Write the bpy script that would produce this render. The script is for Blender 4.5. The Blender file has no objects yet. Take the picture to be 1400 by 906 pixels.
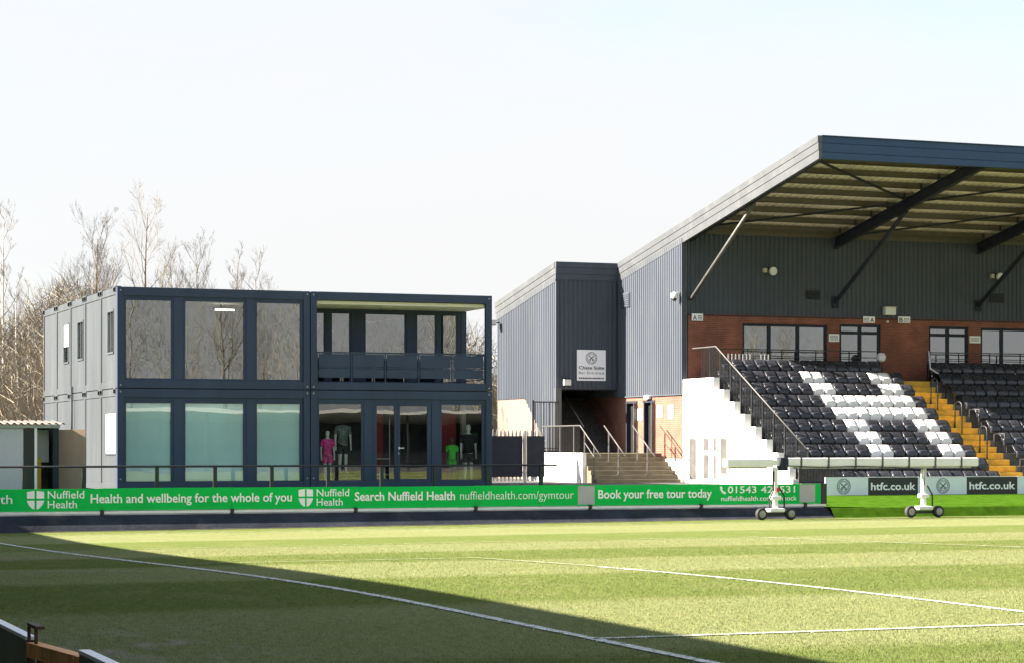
import bpy, bmesh, math, random
from mathutils import Vector, Matrix
random.seed(7)
sc = bpy.context.scene
col = sc.collection
R = math.radians

# ------------------------------------------------------------------ camera
cam = bpy.data.objects.new('camera', bpy.data.cameras.new('camera'))
col.objects.link(cam)
cam.location = (0, 0, 1.75)
cam.rotation_euler = (R(90), 0, R(-21))
cam.data.sensor_width = 36
cam.data.lens = 79.71
cam.data.shift_y = 0.1107
cam.data.clip_start = 0.1
cam.data.clip_end = 6000
sc.camera = cam

# ------------------------------------------------------------------ sky, sun, exposure
SUN_EL, SUN_AZ = 31.0, 15.5          # height, and how far behind the fronts (from -x towards +y)
to_sun = Vector((-math.cos(R(SUN_EL)) * math.cos(R(SUN_AZ)), math.cos(R(SUN_EL)) * math.sin(R(SUN_AZ)), math.sin(R(SUN_EL))))
world = bpy.data.worlds.new('World'); sc.world = world; world.use_nodes = True
wn, wl = world.node_tree.nodes, world.node_tree.links
wn.clear()
wout = wn.new('ShaderNodeOutputWorld'); wbg = wn.new('ShaderNodeBackground')
sky = wn.new('ShaderNodeTexSky'); sky.sky_type = 'NISHITA'; sky.sun_disc = False
sky.sun_elevation = R(SUN_EL); sky.sun_rotation = R(-(90 - SUN_AZ))
sky.air_density = 1.0; sky.dust_density = 1.0; sky.ozone_density = 1.0
# thin cloud veil over the whole sky: it thickens towards the horizon as 1 / sin(elevation)
wtc = wn.new('ShaderNodeTexCoord'); wsep = wn.new('ShaderNodeSeparateXYZ')
wmap = wn.new('ShaderNodeMapping'); wmap.inputs['Scale'].default_value = (1.2, 1.2, 4.0)
wno = wn.new('ShaderNodeTexNoise'); wno.inputs['Scale'].default_value = 1.8; wno.inputs['Detail'].default_value = 5
wramp = wn.new('ShaderNodeMapRange'); wramp.inputs['From Min'].default_value = 0.38; wramp.inputs['From Max'].default_value = 0.62
wramp.inputs['To Min'].default_value = -0.16; wramp.inputs['To Max'].default_value = -0.55
def wmath(op, a, b):
    o = wn.new('ShaderNodeMath'); o.operation = op
    for i, x in enumerate((a, b)):
        if isinstance(x, (int, float)): o.inputs[i].default_value = x
        else: wl.new(x, o.inputs[i])
    return o.outputs[0]
wl.new(wtc.outputs['Generated'], wsep.inputs[0]); wl.new(wtc.outputs['Generated'], wmap.inputs['Vector']); wl.new(wmap.outputs[0], wno.inputs['Vector'])
wl.new(wno.outputs['Fac'], wramp.inputs['Value'])
wtrans = wmath('POWER', math.e, wmath('DIVIDE', wramp.outputs[0], wmath('MAXIMUM', wsep.outputs['Z'], 0.02)))
wmix = wn.new('ShaderNodeMix'); wmix.data_type = 'RGBA'
wmix.inputs['A'].default_value = (3.22, 3.23, 3.25, 1)
wl.new(wtrans, wmix.inputs['Factor']); wl.new(sky.outputs[0], wmix.inputs['B']); wl.new(wmix.outputs['Result'], wbg.inputs['Color'])
wbg.inputs['Strength'].default_value = 0.05
wl.new(wbg.outputs[0], wout.inputs['Surface'])

sun = bpy.data.objects.new('sun', bpy.data.lights.new('sun', 'SUN')); col.objects.link(sun)
sun.data.energy = 5.0; sun.data.angle = R(0.53); sun.data.color = (1.0, 0.885, 0.74)
sun.rotation_euler = (-to_sun).to_track_quat('-Z', 'Y').to_euler()
sun.location = (-30, 20, 40)
sc.view_settings.view_transform = 'Standard'; sc.view_settings.look = 'None'
sc.view_settings.exposure = 2.56; sc.view_settings.gamma = 1.0
sc.view_settings.use_curve_mapping = False
sc.render.engine = 'CYCLES'
sc.cycles.use_denoising = True
sc.cycles.max_bounces = 8; sc.cycles.transparent_max_bounces = 16
sc.cycles.sample_clamp_indirect = 6.0

# ------------------------------------------------------------------ helpers: meshes
def unit(v):
    return v.normalized() if v.length > 1e-9 else Vector((0, 0, 1))
def world_loc(o):
    p = Vector((0, 0, 0))
    while o is not None:
        p += o.location; o = o.parent
    return p
class MB:
    def __init__(s): s.v = []; s.f = []
    def face(s, pts):
        n = len(s.v); s.v += [tuple(p) for p in pts]; s.f.append(tuple(range(n, n + len(pts)))); return s
    def box(s, x0, x1, y0, y1, z0, z1):
        n = len(s.v)
        s.v += [(x0,y0,z0),(x1,y0,z0),(x1,y1,z0),(x0,y1,z0),(x0,y0,z1),(x1,y0,z1),(x1,y1,z1),(x0,y1,z1)]
        s.f += [tuple(n+i for i in q) for q in ((0,3,2,1),(4,5,6,7),(0,1,5,4),(1,2,6,5),(2,3,7,6),(3,0,4,7))]
        return s
    def bar(s, p, q, w, h, up=(0, 0, 1)):
        p, q = Vector(p), Vector(q); d = unit(q - p); u = Vector(up)
        if abs(d.dot(u)) > 0.99: u = Vector((0, 1, 0))
        a = unit(d.cross(u)); b = a.cross(d); n = len(s.v)
        for c in (p, q):
            for i, j in ((-1,-1),(1,-1),(1,1),(-1,1)):
                s.v.append(tuple(c + a*(i*w/2) + b*(j*h/2)))
        s.f += [tuple(n+i for i in k) for k in ((3,2,1,0),(4,5,6,7),(0,1,5,4),(1,2,6,5),(2,3,7,6),(3,0,4,7))]
        return s
    def tube(s, pts, rad, n=6, cap=True):
        pts = [Vector(p) for p in pts]
        if not isinstance(rad, (list, tuple)): rad = [rad]*len(pts)
        rings = []; a = None
        for i, p in enumerate(pts):
            d = unit(pts[min(i+1, len(pts)-1)] - pts[max(i-1, 0)])
            if a is None: a = d.orthogonal().normalized()
            else:
                a = a - d*a.dot(d)
                a = unit(a) if a.length > 1e-6 else d.orthogonal().normalized()
            b = d.cross(a); k = len(s.v); rings.append(k)
            for j in range(n):
                t = 2*math.pi*j/n
                s.v.append(tuple(p + (a*math.cos(t) + b*math.sin(t))*rad[i]))
        for k0, k1 in zip(rings, rings[1:]):
            for j in range(n):
                s.f.append((k0+j, k0+(j+1)%n, k1+(j+1)%n, k1+j))
        if cap:
            s.f.append(tuple(rings[0]+j for j in reversed(range(n)))); s.f.append(tuple(rings[-1]+j for j in range(n)))
        return s
    def prism_x(s, yz, x0, x1):      # outline in (y, z), swept along x
        n = len(s.v); m = len(yz)
        s.v += [(x0, y, z) for y, z in yz] + [(x1, y, z) for y, z in yz]
        s.f.append(tuple(n+i for i in range(m))); s.f.append(tuple(n+m+i for i in reversed(range(m))))
        for i in range(m):
            j = (i+1) % m; s.f.append((n+j, n+i, n+m+i, n+m+j))
        return s
    def prism_y(s, xz, y0, y1):
        n = len(s.v); m = len(xz)
        s.v += [(x, y0, z) for x, z in xz] + [(x, y1, z) for x, z in xz]
        s.f.append(tuple(n+i for i in range(m))); s.f.append(tuple(n+m+i for i in reversed(range(m))))
        for i in range(m):
            j = (i+1) % m; s.f.append((n+j, n+i, n+m+i, n+m+j))
        return s
    def annulus_y(s, cx, cz, r0, r1, y, n=28):
        k = len(s.v)
        for i in range(n):
            t = 2*math.pi*i/n
            s.v += [(cx+r0*math.cos(t), y, cz+r0*math.sin(t)), (cx+r1*math.cos(t), y, cz+r1*math.sin(t))]
        for i in range(n):
            j = (i+1) % n
            s.f.append((k+2*i, k+2*i+1, k+2*j+1, k+2*j))
        return s
    def lathe(s, prof, c, axis='z', n=20):   # prof: (radius, height) list round c
        k = len(s.v); cx, cy, cz = c
        for r, h in prof:
            for i in range(n):
                t = 2*math.pi*i/n; a, b = r*math.cos(t), r*math.sin(t)
                s.v.append((cx+a, cy+b, cz+h) if axis == 'z' else ((cx+h, cy+a, cz+b) if axis == 'x' else (cx+a, cy+h, cz+b)))
        for q in range(len(prof)-1):
            for i in range(n):
                j = (i+1) % n
                s.f.append((k+q*n+i, k+q*n+j, k+(q+1)*n+j, k+(q+1)*n+i))
        s.f.append(tuple(k+i for i in reversed(range(n)))); e = k+(len(prof)-1)*n; s.f.append(tuple(e+i for i in range(n)))
        return s
    def mesh(s, name, off=Vector((0, 0, 0))):
        me = bpy.data.meshes.new(name)
        me.from_pydata([(x-off.x, y-off.y, z-off.z) for x, y, z in s.v], [], s.f)
        me.update(); return me
    def build(s, name, m, parent=None, smooth=False, loc=None, bevel=0.0):
        off = world_loc(parent) if parent is not None else Vector(loc or (0, 0, 0))
        me = s.mesh(name, off)
        if smooth: me.shade_smooth()
        if m is not None: me.materials.append(MAT[m] if isinstance(m, str) else m)
        o = bpy.data.objects.new(name, me); col.objects.link(o)
        if parent is not None: o.parent = parent
        else: o.location = off
        if bevel:
            b = o.modifiers.new('bevel', 'BEVEL'); b.width = bevel; b.segments = 2; b.limit_method = 'ANGLE'
        return o
def tag(o, label=None, cat=None, group=None, kind=None):
    if label: o['label'] = label
    if cat: o['category'] = cat
    if group: o['group'] = group
    if kind: o['kind'] = kind
    return o
def thing(name, loc, label, cat, group=None):
    o = bpy.data.objects.new(name, None); col.objects.link(o); o.location = loc
    o.empty_display_size = 0.3
    return tag(o, label, cat, group)
def copy_tree(o, parent=None):
    c = o.copy(); col.objects.link(c)
    if parent is not None: c.parent = parent
    for ch in list(o.children): copy_tree(ch, c)
    return c
def bx(name, m, parent, *d, bevel=0.0):
    return MB().box(*d).build(name, m, parent, bevel=bevel)

# ------------------------------------------------------------------ helpers: materials
MAT = {}
def mat(name, c, rough=0.6, metal=0.0, var=0.12, nscale=3.0, bump=0.0, bscale=40.0, spec=0.5, streak=False, emit=None, dirt=None, coat=0.0):
    m = bpy.data.materials.new(name); m.use_nodes = True
    n, l = m.node_tree.nodes, m.node_tree.links; p = n['Principled BSDF']
    p.inputs['Roughness'].default_value = rough; p.inputs['Metallic'].default_value = metal
    p.inputs['Specular IOR Level'].default_value = spec; p.inputs['Coat Weight'].default_value = coat
    tc = n.new('ShaderNodeTexCoord'); no = n.new('ShaderNodeTexNoise'); no.inputs['Scale'].default_value = nscale; no.inputs['Detail'].default_value = 6
    if streak:
        mp = n.new('ShaderNodeMapping'); mp.inputs['Scale'].default_value = (1, 1, 0.15); l.new(tc.outputs['Object'], mp.inputs[0]); l.new(mp.outputs[0], no.inputs['Vector'])
    else: l.new(tc.outputs['Object'], no.inputs['Vector'])
    mr = n.new('ShaderNodeMapRange'); mr.inputs['From Min'].default_value = 0.3; mr.inputs['From Max'].default_value = 0.7
    mr.inputs['To Min'].default_value = 1 - var; mr.inputs['To Max'].default_value = 1 + var
    l.new(no.outputs['Fac'], mr.inputs['Value'])
    mx = n.new('ShaderNodeVectorMath'); mx.operation = 'SCALE'; mx.inputs[0].default_value = c[:3]
    l.new(mr.outputs[0], mx.inputs['Scale'])
    out = mx.outputs[0]
    if dirt:
        n2 = n.new('ShaderNodeTexNoise'); n2.inputs['Scale'].default_value = dirt[2]; n2.inputs['Detail'].default_value = 8; n2.inputs['Roughness'].default_value = 0.7
        if streak: l.new(mp.outputs[0], n2.inputs['Vector'])
        else: l.new(tc.outputs['Object'], n2.inputs['Vector'])
        m2 = n.new('ShaderNodeMapRange'); m2.inputs['From Min'].default_value = 0.52; m2.inputs['From Max'].default_value = 0.75; m2.inputs['To Max'].default_value = dirt[1]
        l.new(n2.outputs['Fac'], m2.inputs['Value'])
        mm = n.new('ShaderNodeMix'); mm.data_type = 'RGBA'; mm.inputs['B'].default_value = (*dirt[0], 1)
        l.new(m2.outputs[0], mm.inputs['Factor']); l.new(out, mm.inputs['A']); out = mm.outputs['Result']
    l.new(out, p.inputs['Base Color'])
    rr = n.new('ShaderNodeMapRange'); rr.inputs['To Min'].default_value = max(0.02, rough-0.08); rr.inputs['To Max'].default_value = min(1, rough+0.08)
    l.new(no.outputs['Fac'], rr.inputs['Value']); l.new(rr.outputs[0], p.inputs['Roughness'])
    if bump:
        nb = n.new('ShaderNodeTexNoise'); nb.inputs['Scale'].default_value = bscale; nb.inputs['Detail'].default_value = 4
        l.new(tc.outputs['Object'], nb.inputs['Vector'])
        bp = n.new('ShaderNodeBump'); bp.inputs['Strength'].default_value = bump; bp.inputs['Distance'].default_value = 0.02
        l.new(nb.outputs['Fac'], bp.inputs['Height']); l.new(bp.outputs[0], p.inputs['Normal'])
    if emit: p.inputs['Emission Color'].default_value = (*emit[0], 1); p.inputs['Emission Strength'].default_value = emit[1]
    MAT[name] = m; return m
def vary(name, amt):
    m = MAT[name]; n, l = m.node_tree.nodes, m.node_tree.links; p = n['Principled BSDF']; src = p.inputs['Base Color'].links[0].from_socket
    oi = n.new('ShaderNodeObjectInfo'); mr = n.new('ShaderNodeMapRange'); mr.inputs['To Min'].default_value = 1-amt; mr.inputs['To Max'].default_value = 1+amt
    sc_ = n.new('ShaderNodeVectorMath'); sc_.operation = 'SCALE'; l.new(oi.outputs['Random'], mr.inputs['Value']); l.new(src, sc_.inputs[0]); l.new(mr.outputs[0], sc_.inputs['Scale']); l.new(sc_.outputs[0], p.inputs['Base Color'])
def glass(name, tint, refl=0.16, rough=0.0):
    m = bpy.data.materials.new(name); m.use_nodes = True; n, l = m.node_tree.nodes, m.node_tree.links; n.clear()
    o = n.new('ShaderNodeOutputMaterial'); t = n.new('ShaderNodeBsdfTransparent'); t.inputs[0].default_value = (*tint, 1)
    g = n.new('ShaderNodeBsdfGlossy'); g.inputs['Roughness'].default_value = rough; g.inputs['Color'].default_value = (1, 1, 1, 1)
    tc = n.new('ShaderNodeTexCoord'); no = n.new('ShaderNodeTexNoise'); no.inputs['Scale'].default_value = 0.9; no.inputs['Detail'].default_value = 1
    bp = n.new('ShaderNodeBump'); bp.inputs['Strength'].default_value = 0.004; bp.inputs['Distance'].default_value = 0.3
    l.new(tc.outputs['Object'], no.inputs['Vector']); l.new(no.outputs['Fac'], bp.inputs['Height']); l.new(bp.outputs[0], g.inputs['Normal'])
    lw = n.new('ShaderNodeFresnel'); lw.inputs['IOR'].default_value = 1.5
    ad = n.new('ShaderNodeMath'); ad.operation = 'ADD'; ad.use_clamp = True; ad.inputs[1].default_value = refl
    mx = n.new('ShaderNodeMixShader'); l.new(lw.outputs[0], ad.inputs[0]); l.new(ad.outputs[0], mx.inputs[0])
    l.new(t.outputs[0], mx.inputs[1]); l.new(g.outputs[0], mx.inputs[2]); l.new(mx.outputs[0], o.inputs[0])
    MAT[name] = m
def brick(name, c1, c2, mortar, swz, scale=1.0):
    m = bpy.data.materials.new(name); m.use_nodes = True; n, l = m.node_tree.nodes, m.node_tree.links; p = n['Principled BSDF']
    tc = n.new('ShaderNodeTexCoord'); sp = n.new('ShaderNodeSeparateXYZ'); cb = n.new('ShaderNodeCombineXYZ')
    l.new(tc.outputs['Object'], sp.inputs[0]); l.new(sp.outputs[swz], cb.inputs['X']); l.new(sp.outputs['Z'], cb.inputs['Y'])
    b = n.new('ShaderNodeTexBrick'); b.inputs['Scale'].default_value = 1.0; b.inputs['Brick Width'].default_value = 0.225*scale; b.inputs['Row Height'].default_value = 0.075*scale
    b.inputs['Mortar Size'].default_value = 0.008; b.inputs['Mortar Smooth'].default_value = 0.2; b.inputs['Bias'].default_value = -0.1
    b.inputs['Color1'].default_value = (*c1, 1); b.inputs['Color2'].default_value = (*c2, 1); b.inputs['Mortar'].default_value = (*mortar, 1)
    l.new(cb.outputs[0], b.inputs['Vector'])
    no = n.new('ShaderNodeTexNoise'); no.inputs['Scale'].default_value = 1.3; no.inputs['Detail'].default_value = 6; l.new(tc.outputs['Object'], no.inputs['Vector'])
    mr = n.new('ShaderNodeMapRange'); mr.inputs['From Min'].default_value = .3; mr.inputs['From Max'].default_value = .7; mr.inputs['To Min'].default_value = .75; mr.inputs['To Max'].default_value = 1.2; l.new(no.outputs['Fac'], mr.inputs['Value'])
    sc_ = n.new('ShaderNodeVectorMath'); sc_.operation = 'SCALE'; l.new(b.outputs['Color'], sc_.inputs[0]); l.new(mr.outputs[0], sc_.inputs['Scale'])
    l.new(sc_.outputs[0], p.inputs['Base Color']); p.inputs['Roughness'].default_value = .85
    bp = n.new('ShaderNodeBump'); bp.inputs['Strength'].default_value = .5; bp.inputs['Distance'].default_value = .01; bp.invert = True
    l.new(b.outputs['Fac'], bp.inputs['Height']); l.new(bp.outputs[0], p.inputs['Normal'])
    MAT[name] = m

NAVY = (0.040, 0.058, 0.100)
mat('navy_steel', NAVY, .5, spec=.2, var=.10, nscale=1.2, streak=True, dirt=((.08, .095, .12), .3, 2.5))  # cabin paint on the shaded front, the blue of the shade in its colour
mat('navy_panel', (0.050, 0.060, 0.069), .5, spec=.25, var=.10, nscale=1.0, streak=True, dirt=((.10, .105, .11), .5, 3.0))  # same cabin paint, its neutral tone put in for the sunlit side
mat('cladding', (0.062, 0.074, 0.095), .5, spec=.25, var=.10, nscale=.8, streak=True, dirt=((.10, .105, .11), .6, 2.6))
mat('fascia_blue', (0.038, 0.072, 0.150), .45, spec=.2, var=.08, nscale=.7)
mat('verge_grey', (0.070, 0.078, 0.086), .45, var=.10, nscale=1.0, dirt=((.16, .16, .15), .3, 2.0))
mat('hole_shade', (0.0012, 0.0012, 0.0015), 1.0, spec=0)  # near black that paints the dark inside of the casting holes
mat('black_metal', (0.012, 0.013, 0.016), .45, var=.2)
mat('steel_dark', (0.022, 0.027, 0.040), .6, spec=.2, var=.2)
mat('steel_grey', (0.085, 0.085, 0.083), .55, .2, var=.2)
mat('galv', (0.33, 0.34, 0.35), .45, .5, var=.15, nscale=8)
mat('white_paint', (0.80, 0.80, 0.78), .55, var=.04, dirt=((.45, .43, .38), .35, 2.2), streak=True)
mat('white_render', (0.80, 0.79, 0.77), .8, var=.06, nscale=1.2, bump=.3, dirt=((.38, .36, .32), .5, 1.6), streak=True)
mat('offwhite', (0.72, 0.72, 0.69), .5, var=.05)
mat('white_seat', (0.78, 0.79, 0.80), .35, var=.05, nscale=5, dirt=((.45, .45, .43), .3, 6))
mat('black_seat', (0.030, 0.033, 0.044), .28, var=.3, nscale=4, dirt=((.10, .10, .10), .25, 5))
vary('black_seat', .35); vary('white_seat', .07)
mat('yellow_paint', (0.62, 0.37, 0.035), .65, var=.15, nscale=4, dirt=((.20, .15, .07), .7, 3.5))
mat('concrete', (0.27, 0.26, 0.24), .85, var=.2, nscale=2, bump=.3, dirt=((.12, .11, .10), .5, 2))
mat('stair_concrete', (0.135, 0.115, 0.078), .85, var=.25, nscale=2.5, bump=.4, dirt=((.13, .11, .07), .7, 2))
mat('dark_concrete', (0.15, 0.15, 0.15), .85, var=.25, nscale=2)
mat('tarmac', (0.07, 0.07, 0.072), .9, spec=.2, var=.2, nscale=4, bump=.5, bscale=60)
mat('matting', (0.030, 0.034, 0.046), .9, spec=.1, var=.3, nscale=1.2, bump=.4, bscale=12, dirt=((.11, .10, .09), .5, 1.0))
mat('sand_edge', (0.075, 0.07, 0.058), .95, spec=0, var=.35, nscale=2.5, bump=.5, bscale=30)
mat('turf_bank', (0.042, 0.098, 0.008), .9, var=.25, nscale=3, bump=.8, bscale=50, spec=0)
mat('soffit', (0.74, 0.65, 0.61), .6, var=.12, nscale=.9)
mat('purlin', (0.10, 0.088, 0.075), .55, .2, var=.15)
mat('banner_green', (0.002, 0.52, 0.085), .6, spec=.15, var=.08, nscale=.6, bump=.2, bscale=2.5, dirt=((.03, .28, .06), .4, 1.3))
mat('print_white', (0.92, 0.92, 0.92), .55, var=.02)
mat('print_black', (0.02, 0.02, 0.024), .5, var=.1)
mat('qr_grey', (0.42, 0.42, 0.43), .6, var=.05)
mat('board_pale', (0.76, 0.82, 0.88), .45, var=.04)
mat('board_dark', (0.018, 0.021, 0.03), .4, var=.15)
mat('sign_white', (0.86, 0.87, 0.90), .45, var=.03)
mat('teal_film', (0.80, 0.94, 1.0), .6, var=.10, nscale=1.1, streak=True)
vary('teal_film', .10)
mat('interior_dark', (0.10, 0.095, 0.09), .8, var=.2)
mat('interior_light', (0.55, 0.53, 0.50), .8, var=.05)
mat('ceiling_cream', (0.80, 0.77, 0.69), .7, var=.04)
mat('red_panel', (0.38, 0.025, 0.03), .6, var=.1)
mat('shop_green', (0.02, 0.22, 0.13), .6)
mat('mannequin_white', (0.78, 0.77, 0.74), .35, var=.03)
mat('mannequin_dark', (0.10, 0.10, 0.10), .4)
mat('shirt_dark', (0.02, 0.022, 0.026), .8)
mat('shirt_green', (0.10, 0.72, 0.08), .7, var=.1)
mat('shirt_pink', (0.90, 0.08, 0.38), .7, var=.45, nscale=14)
mat('shirt_pattern', (0.13, 0.17, 0.17), .8, var=.3, nscale=16, dirt=((.75, .8, .78), 1.0, 15))
mat('shorts_grey', (0.05, 0.06, 0.06), .8)
mat('plywood', (0.36, 0.26, 0.19), .75, var=.18, nscale=2.5, streak=True)
mat('timber_orange', (0.72, 0.31, 0.075), .6, var=.4, nscale=7, streak=True)
mat('rust', (0.085, 0.042, 0.024), .7, .3, var=.4, nscale=12)
mat('alu', (0.75, 0.76, 0.78), .45, .2, var=.08)
mat('slat_wood', (0.045, 0.04, 0.04), .8, var=.4, nscale=6)
mat('rubber', (0.025, 0.025, 0.025), .75, var=.2)
mat('wheel_rim', (0.35, 0.34, 0.30), .6, var=.15)
mat('shed_white', (0.48, 0.48, 0.51), .6, var=.06, nscale=2, dirt=((.35, .34, .30), .5, 2), streak=True)
mat('shed_roof', (0.085, 0.08, 0.072), .8, var=.25, nscale=5)
mat('cream_brick', (0.175, 0.135, 0.115), .85, var=.1, nscale=3, bump=.2)
mat('birch_bark', (0.44, 0.42, 0.38), .85, var=.45, nscale=5)
mat('bark', (0.15, 0.125, 0.095), .9, var=.3, nscale=4)
mat('twig', (0.175, 0.155, 0.13), .9, var=.25, nscale=2)
mat('scrub_twig', (0.26, 0.225, 0.165), .9, var=.5, nscale=.55)
mat('wood_far', (0.20, 0.195, 0.165), .9, var=.4, nscale=.3)
mat('ground_soil', (0.16, 0.14, 0.09), .95, var=.4, nscale=.5)
mat('lamp_lit', (1, .95, .85), .5, emit=((1, .93, .8), 2.0))
mat('beige_lamp', (0.50, 0.47, 0.36), .5)
mat('lamp_glass', (0.65, 0.66, 0.62), .2)
mat('red_tape', (0.6, 0.03, 0.03), .6)
mat('pale_bag', (0.72, 0.70, 0.76), .7)
brick('brick_front', (0.25, 0.075, 0.045), (0.19, 0.054, 0.034), (0.21, 0.14, 0.10), 'X')
brick('brick_side', (0.215, 0.082, 0.053), (0.18, 0.066, 0.044), (0.21, 0.15, 0.12), 'Y')
glass('glass', (0.93, 0.98, 0.98), .05)
glass('glass_upper', (0.66, 0.70, 0.70), .13)
glass('glass_shop', (0.94, 0.96, 0.96), .05)

def pitch_material():
    m = bpy.data.materials.new('pitch_grass'); m.use_nodes = True; n, l = m.node_tree.nodes, m.node_tree.links; p = n['Principled BSDF']
    tc = n.new('ShaderNodeTexCoord'); sp = n.new('ShaderNodeSeparateXYZ'); l.new(tc.outputs['Object'], sp.inputs[0])
    def noise(s, sx=1, sy=1, d=5, r=.6):
        mp = n.new('ShaderNodeMapping'); mp.inputs['Scale'].default_value = (sx, sy, 1); l.new(tc.outputs['Object'], mp.inputs[0])
        o = n.new('ShaderNodeTexNoise'); o.inputs['Scale'].default_value = s; o.inputs['Detail'].default_value = d; o.inputs['Roughness'].default_value = r
        l.new(mp.outputs[0], o.inputs['Vector']); return o.outputs['Fac']
    def math_(op, a, b=None, c=None):
        o = n.new('ShaderNodeMath'); o.operation = op
        for i, x in enumerate((a, b, c)):
            if x is None: continue
            if isinstance(x, (int, float)): o.inputs[i].default_value = x
            else: l.new(x, o.inputs[i])
        return o.outputs[0]
    def rng(x, a, b, c, d):
        o = n.new('ShaderNodeMapRange'); l.new(x, o.inputs['Value'])
        for k, v in zip(('From Min', 'From Max', 'To Min', 'To Max'), (a, b, c, d)): o.inputs[k].default_value = v
        return o.outputs[0]
    def mixc(f, a, b):
        o = n.new('ShaderNodeMix'); o.data_type = 'RGBA'
        l.new(f, o.inputs['Factor'])
        for k, v in (('A', a), ('B', b)):
            if isinstance(v, tuple): o.inputs[k].default_value = (*v, 1)
            else: l.new(v, o.inputs[k])
        return o.outputs['Result']
    wob = rng(noise(.5, 1, 1, 4), 0, 1, -.35, .35)
    ph = math_('MULTIPLY', math_('ADD', math_('SUBTRACT', sp.outputs['Y'], 23.5), wob), math.pi/6.1)
    st = rng(math_('SINE', ph), -.22, .22, 0, 1)          # 1 = darker mown band
    base = mixc(st, (0.182, 0.202, 0.092), (0.112, 0.143, 0.044))
    big = rng(noise(.22, 1, 1, 4), .4, .75, 0, .4)
    base = mixc(big, base, (0.130, 0.156, 0.046))
    dry = rng(noise(.9, 1, .6, 6, .7), .5, .72, 0, .4)
    base = mixc(dry, base, (0.212, 0.205, 0.105))
    tuft = rng(noise(9, 1, 1, 6, .75), .3, .7, .70, 1.3)
    fine = rng(noise(42, 1, .8, 4, .8), .28, .72, .62, 1.38)
    s1 = n.new('ShaderNodeVectorMath'); s1.operation = 'SCALE'; l.new(base, s1.inputs[0]); l.new(math_('MULTIPLY', tuft, fine), s1.inputs['Scale'])
    # worn bare soil by the goal mouth edge
    wx = rng(math_('ABSOLUTE', math_('SUBTRACT', sp.outputs['X'], 4.3)), .2, 1.6, 1, 0); wy = rng(math_('ABSOLUTE', math_('SUBTRACT', sp.outputs['Y'], 19.6)), .3, 2.6, 1, 0)
    wear = math_('MULTIPLY', math_('MULTIPLY', wx, wy), rng(noise(1.5, 1, .5, 6, .75), .50, .62, 0, .9))
    colr = mixc(wear, s1.outputs[0], (0.30, 0.26, 0.21))
    wx2 = rng(math_('ABSOLUTE', math_('SUBTRACT', sp.outputs['X'], 7.0)), .6, 2.6, 1, 0); wy2 = rng(math_('ABSOLUTE', math_('SUBTRACT', sp.outputs['Y'], 42.5)), .3, 2.2, 1, 0)
    wear2 = math_('MULTIPLY', math_('MULTIPLY', wx2, wy2), rng(noise(.8, 1, 1, 6, .7), .4, .62, 0, .8))
    colr = mixc(wear2, colr, (0.24, 0.20, 0.14))
    l.new(colr, p.inputs['Base Color']); p.inputs['Roughness'].default_value = .9; p.inputs['Specular IOR Level'].default_value = 0.0
    bp = n.new('ShaderNodeBump'); bp.inputs['Strength'].default_value = .9; bp.inputs['Distance'].default_value = .03
    l.new(math_('ADD', noise(38, 1, 1, 4, .75), math_('MULTIPLY', noise(8, 1, 1, 4), .8)), bp.inputs['Height']); l.new(bp.outputs[0], p.inputs['Normal'])
    MAT['pitch_grass'] = m
    # worn line paint: broken up by grass
    m2 = bpy.data.materials.new('line_paint'); m2.use_nodes = True; n, l = m2.node_tree.nodes, m2.node_tree.links; p = n['Principled BSDF']
    tc = n.new('ShaderNodeTexCoord')
    f1 = rng(noise(11, 1, 1, 6, .75), .36, .56, 0, 1)
    c2 = mixc(f1, (0.13, 0.15, 0.06), (0.62, 0.64, 0.61)); l.new(c2, p.inputs['Base Color']); p.inputs['Roughness'].default_value = .85; p.inputs['Specular IOR Level'].default_value = 0.0
    MAT['line_paint'] = m2
    m3 = bpy.data.materials.new('line_faint'); m3.use_nodes = True; n, l = m3.node_tree.nodes, m3.node_tree.links; p = n['Principled BSDF']
    tc = n.new('ShaderNodeTexCoord')
    f1 = rng(noise(6, 1, 1, 6, .75), .40, .62, 0, .8)
    c3 = mixc(f1, (0.135, 0.155, 0.05), (0.50, 0.51, 0.44)); l.new(c3, p.inputs['Base Color']); p.inputs['Roughness'].default_value = .85; p.inputs['Specular IOR Level'].default_value = 0.0
    MAT['line_faint'] = m3
pitch_material()
def blade_material(src, name):
    m = MAT[src].copy(); m.name = name; n, l = m.node_tree.nodes, m.node_tree.links; p = n['Principled BSDF']
    for k in list(p.inputs['Normal'].links): l.remove(k)
    c = p.inputs['Base Color'].links[0].from_socket; t = n.new('ShaderNodeBsdfTranslucent'); mx = n.new('ShaderNodeMixShader'); mx.inputs[0].default_value = .4
    br = n.new('ShaderNodeVectorMath'); br.operation = 'SCALE'; br.inputs['Scale'].default_value = 1.25; l.new(c, br.inputs[0])
    l.new(br.outputs[0], t.inputs[0]); l.new(br.outputs[0], p.inputs['Base Color']); l.new(p.outputs[0], mx.inputs[1]); l.new(t.outputs[0], mx.inputs[2]); l.new(mx.outputs[0], n['Material Output'].inputs[0]); MAT[name] = m
blade_material('pitch_grass', 'grass_blade'); blade_material('line_paint', 'painted_blade')

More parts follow.
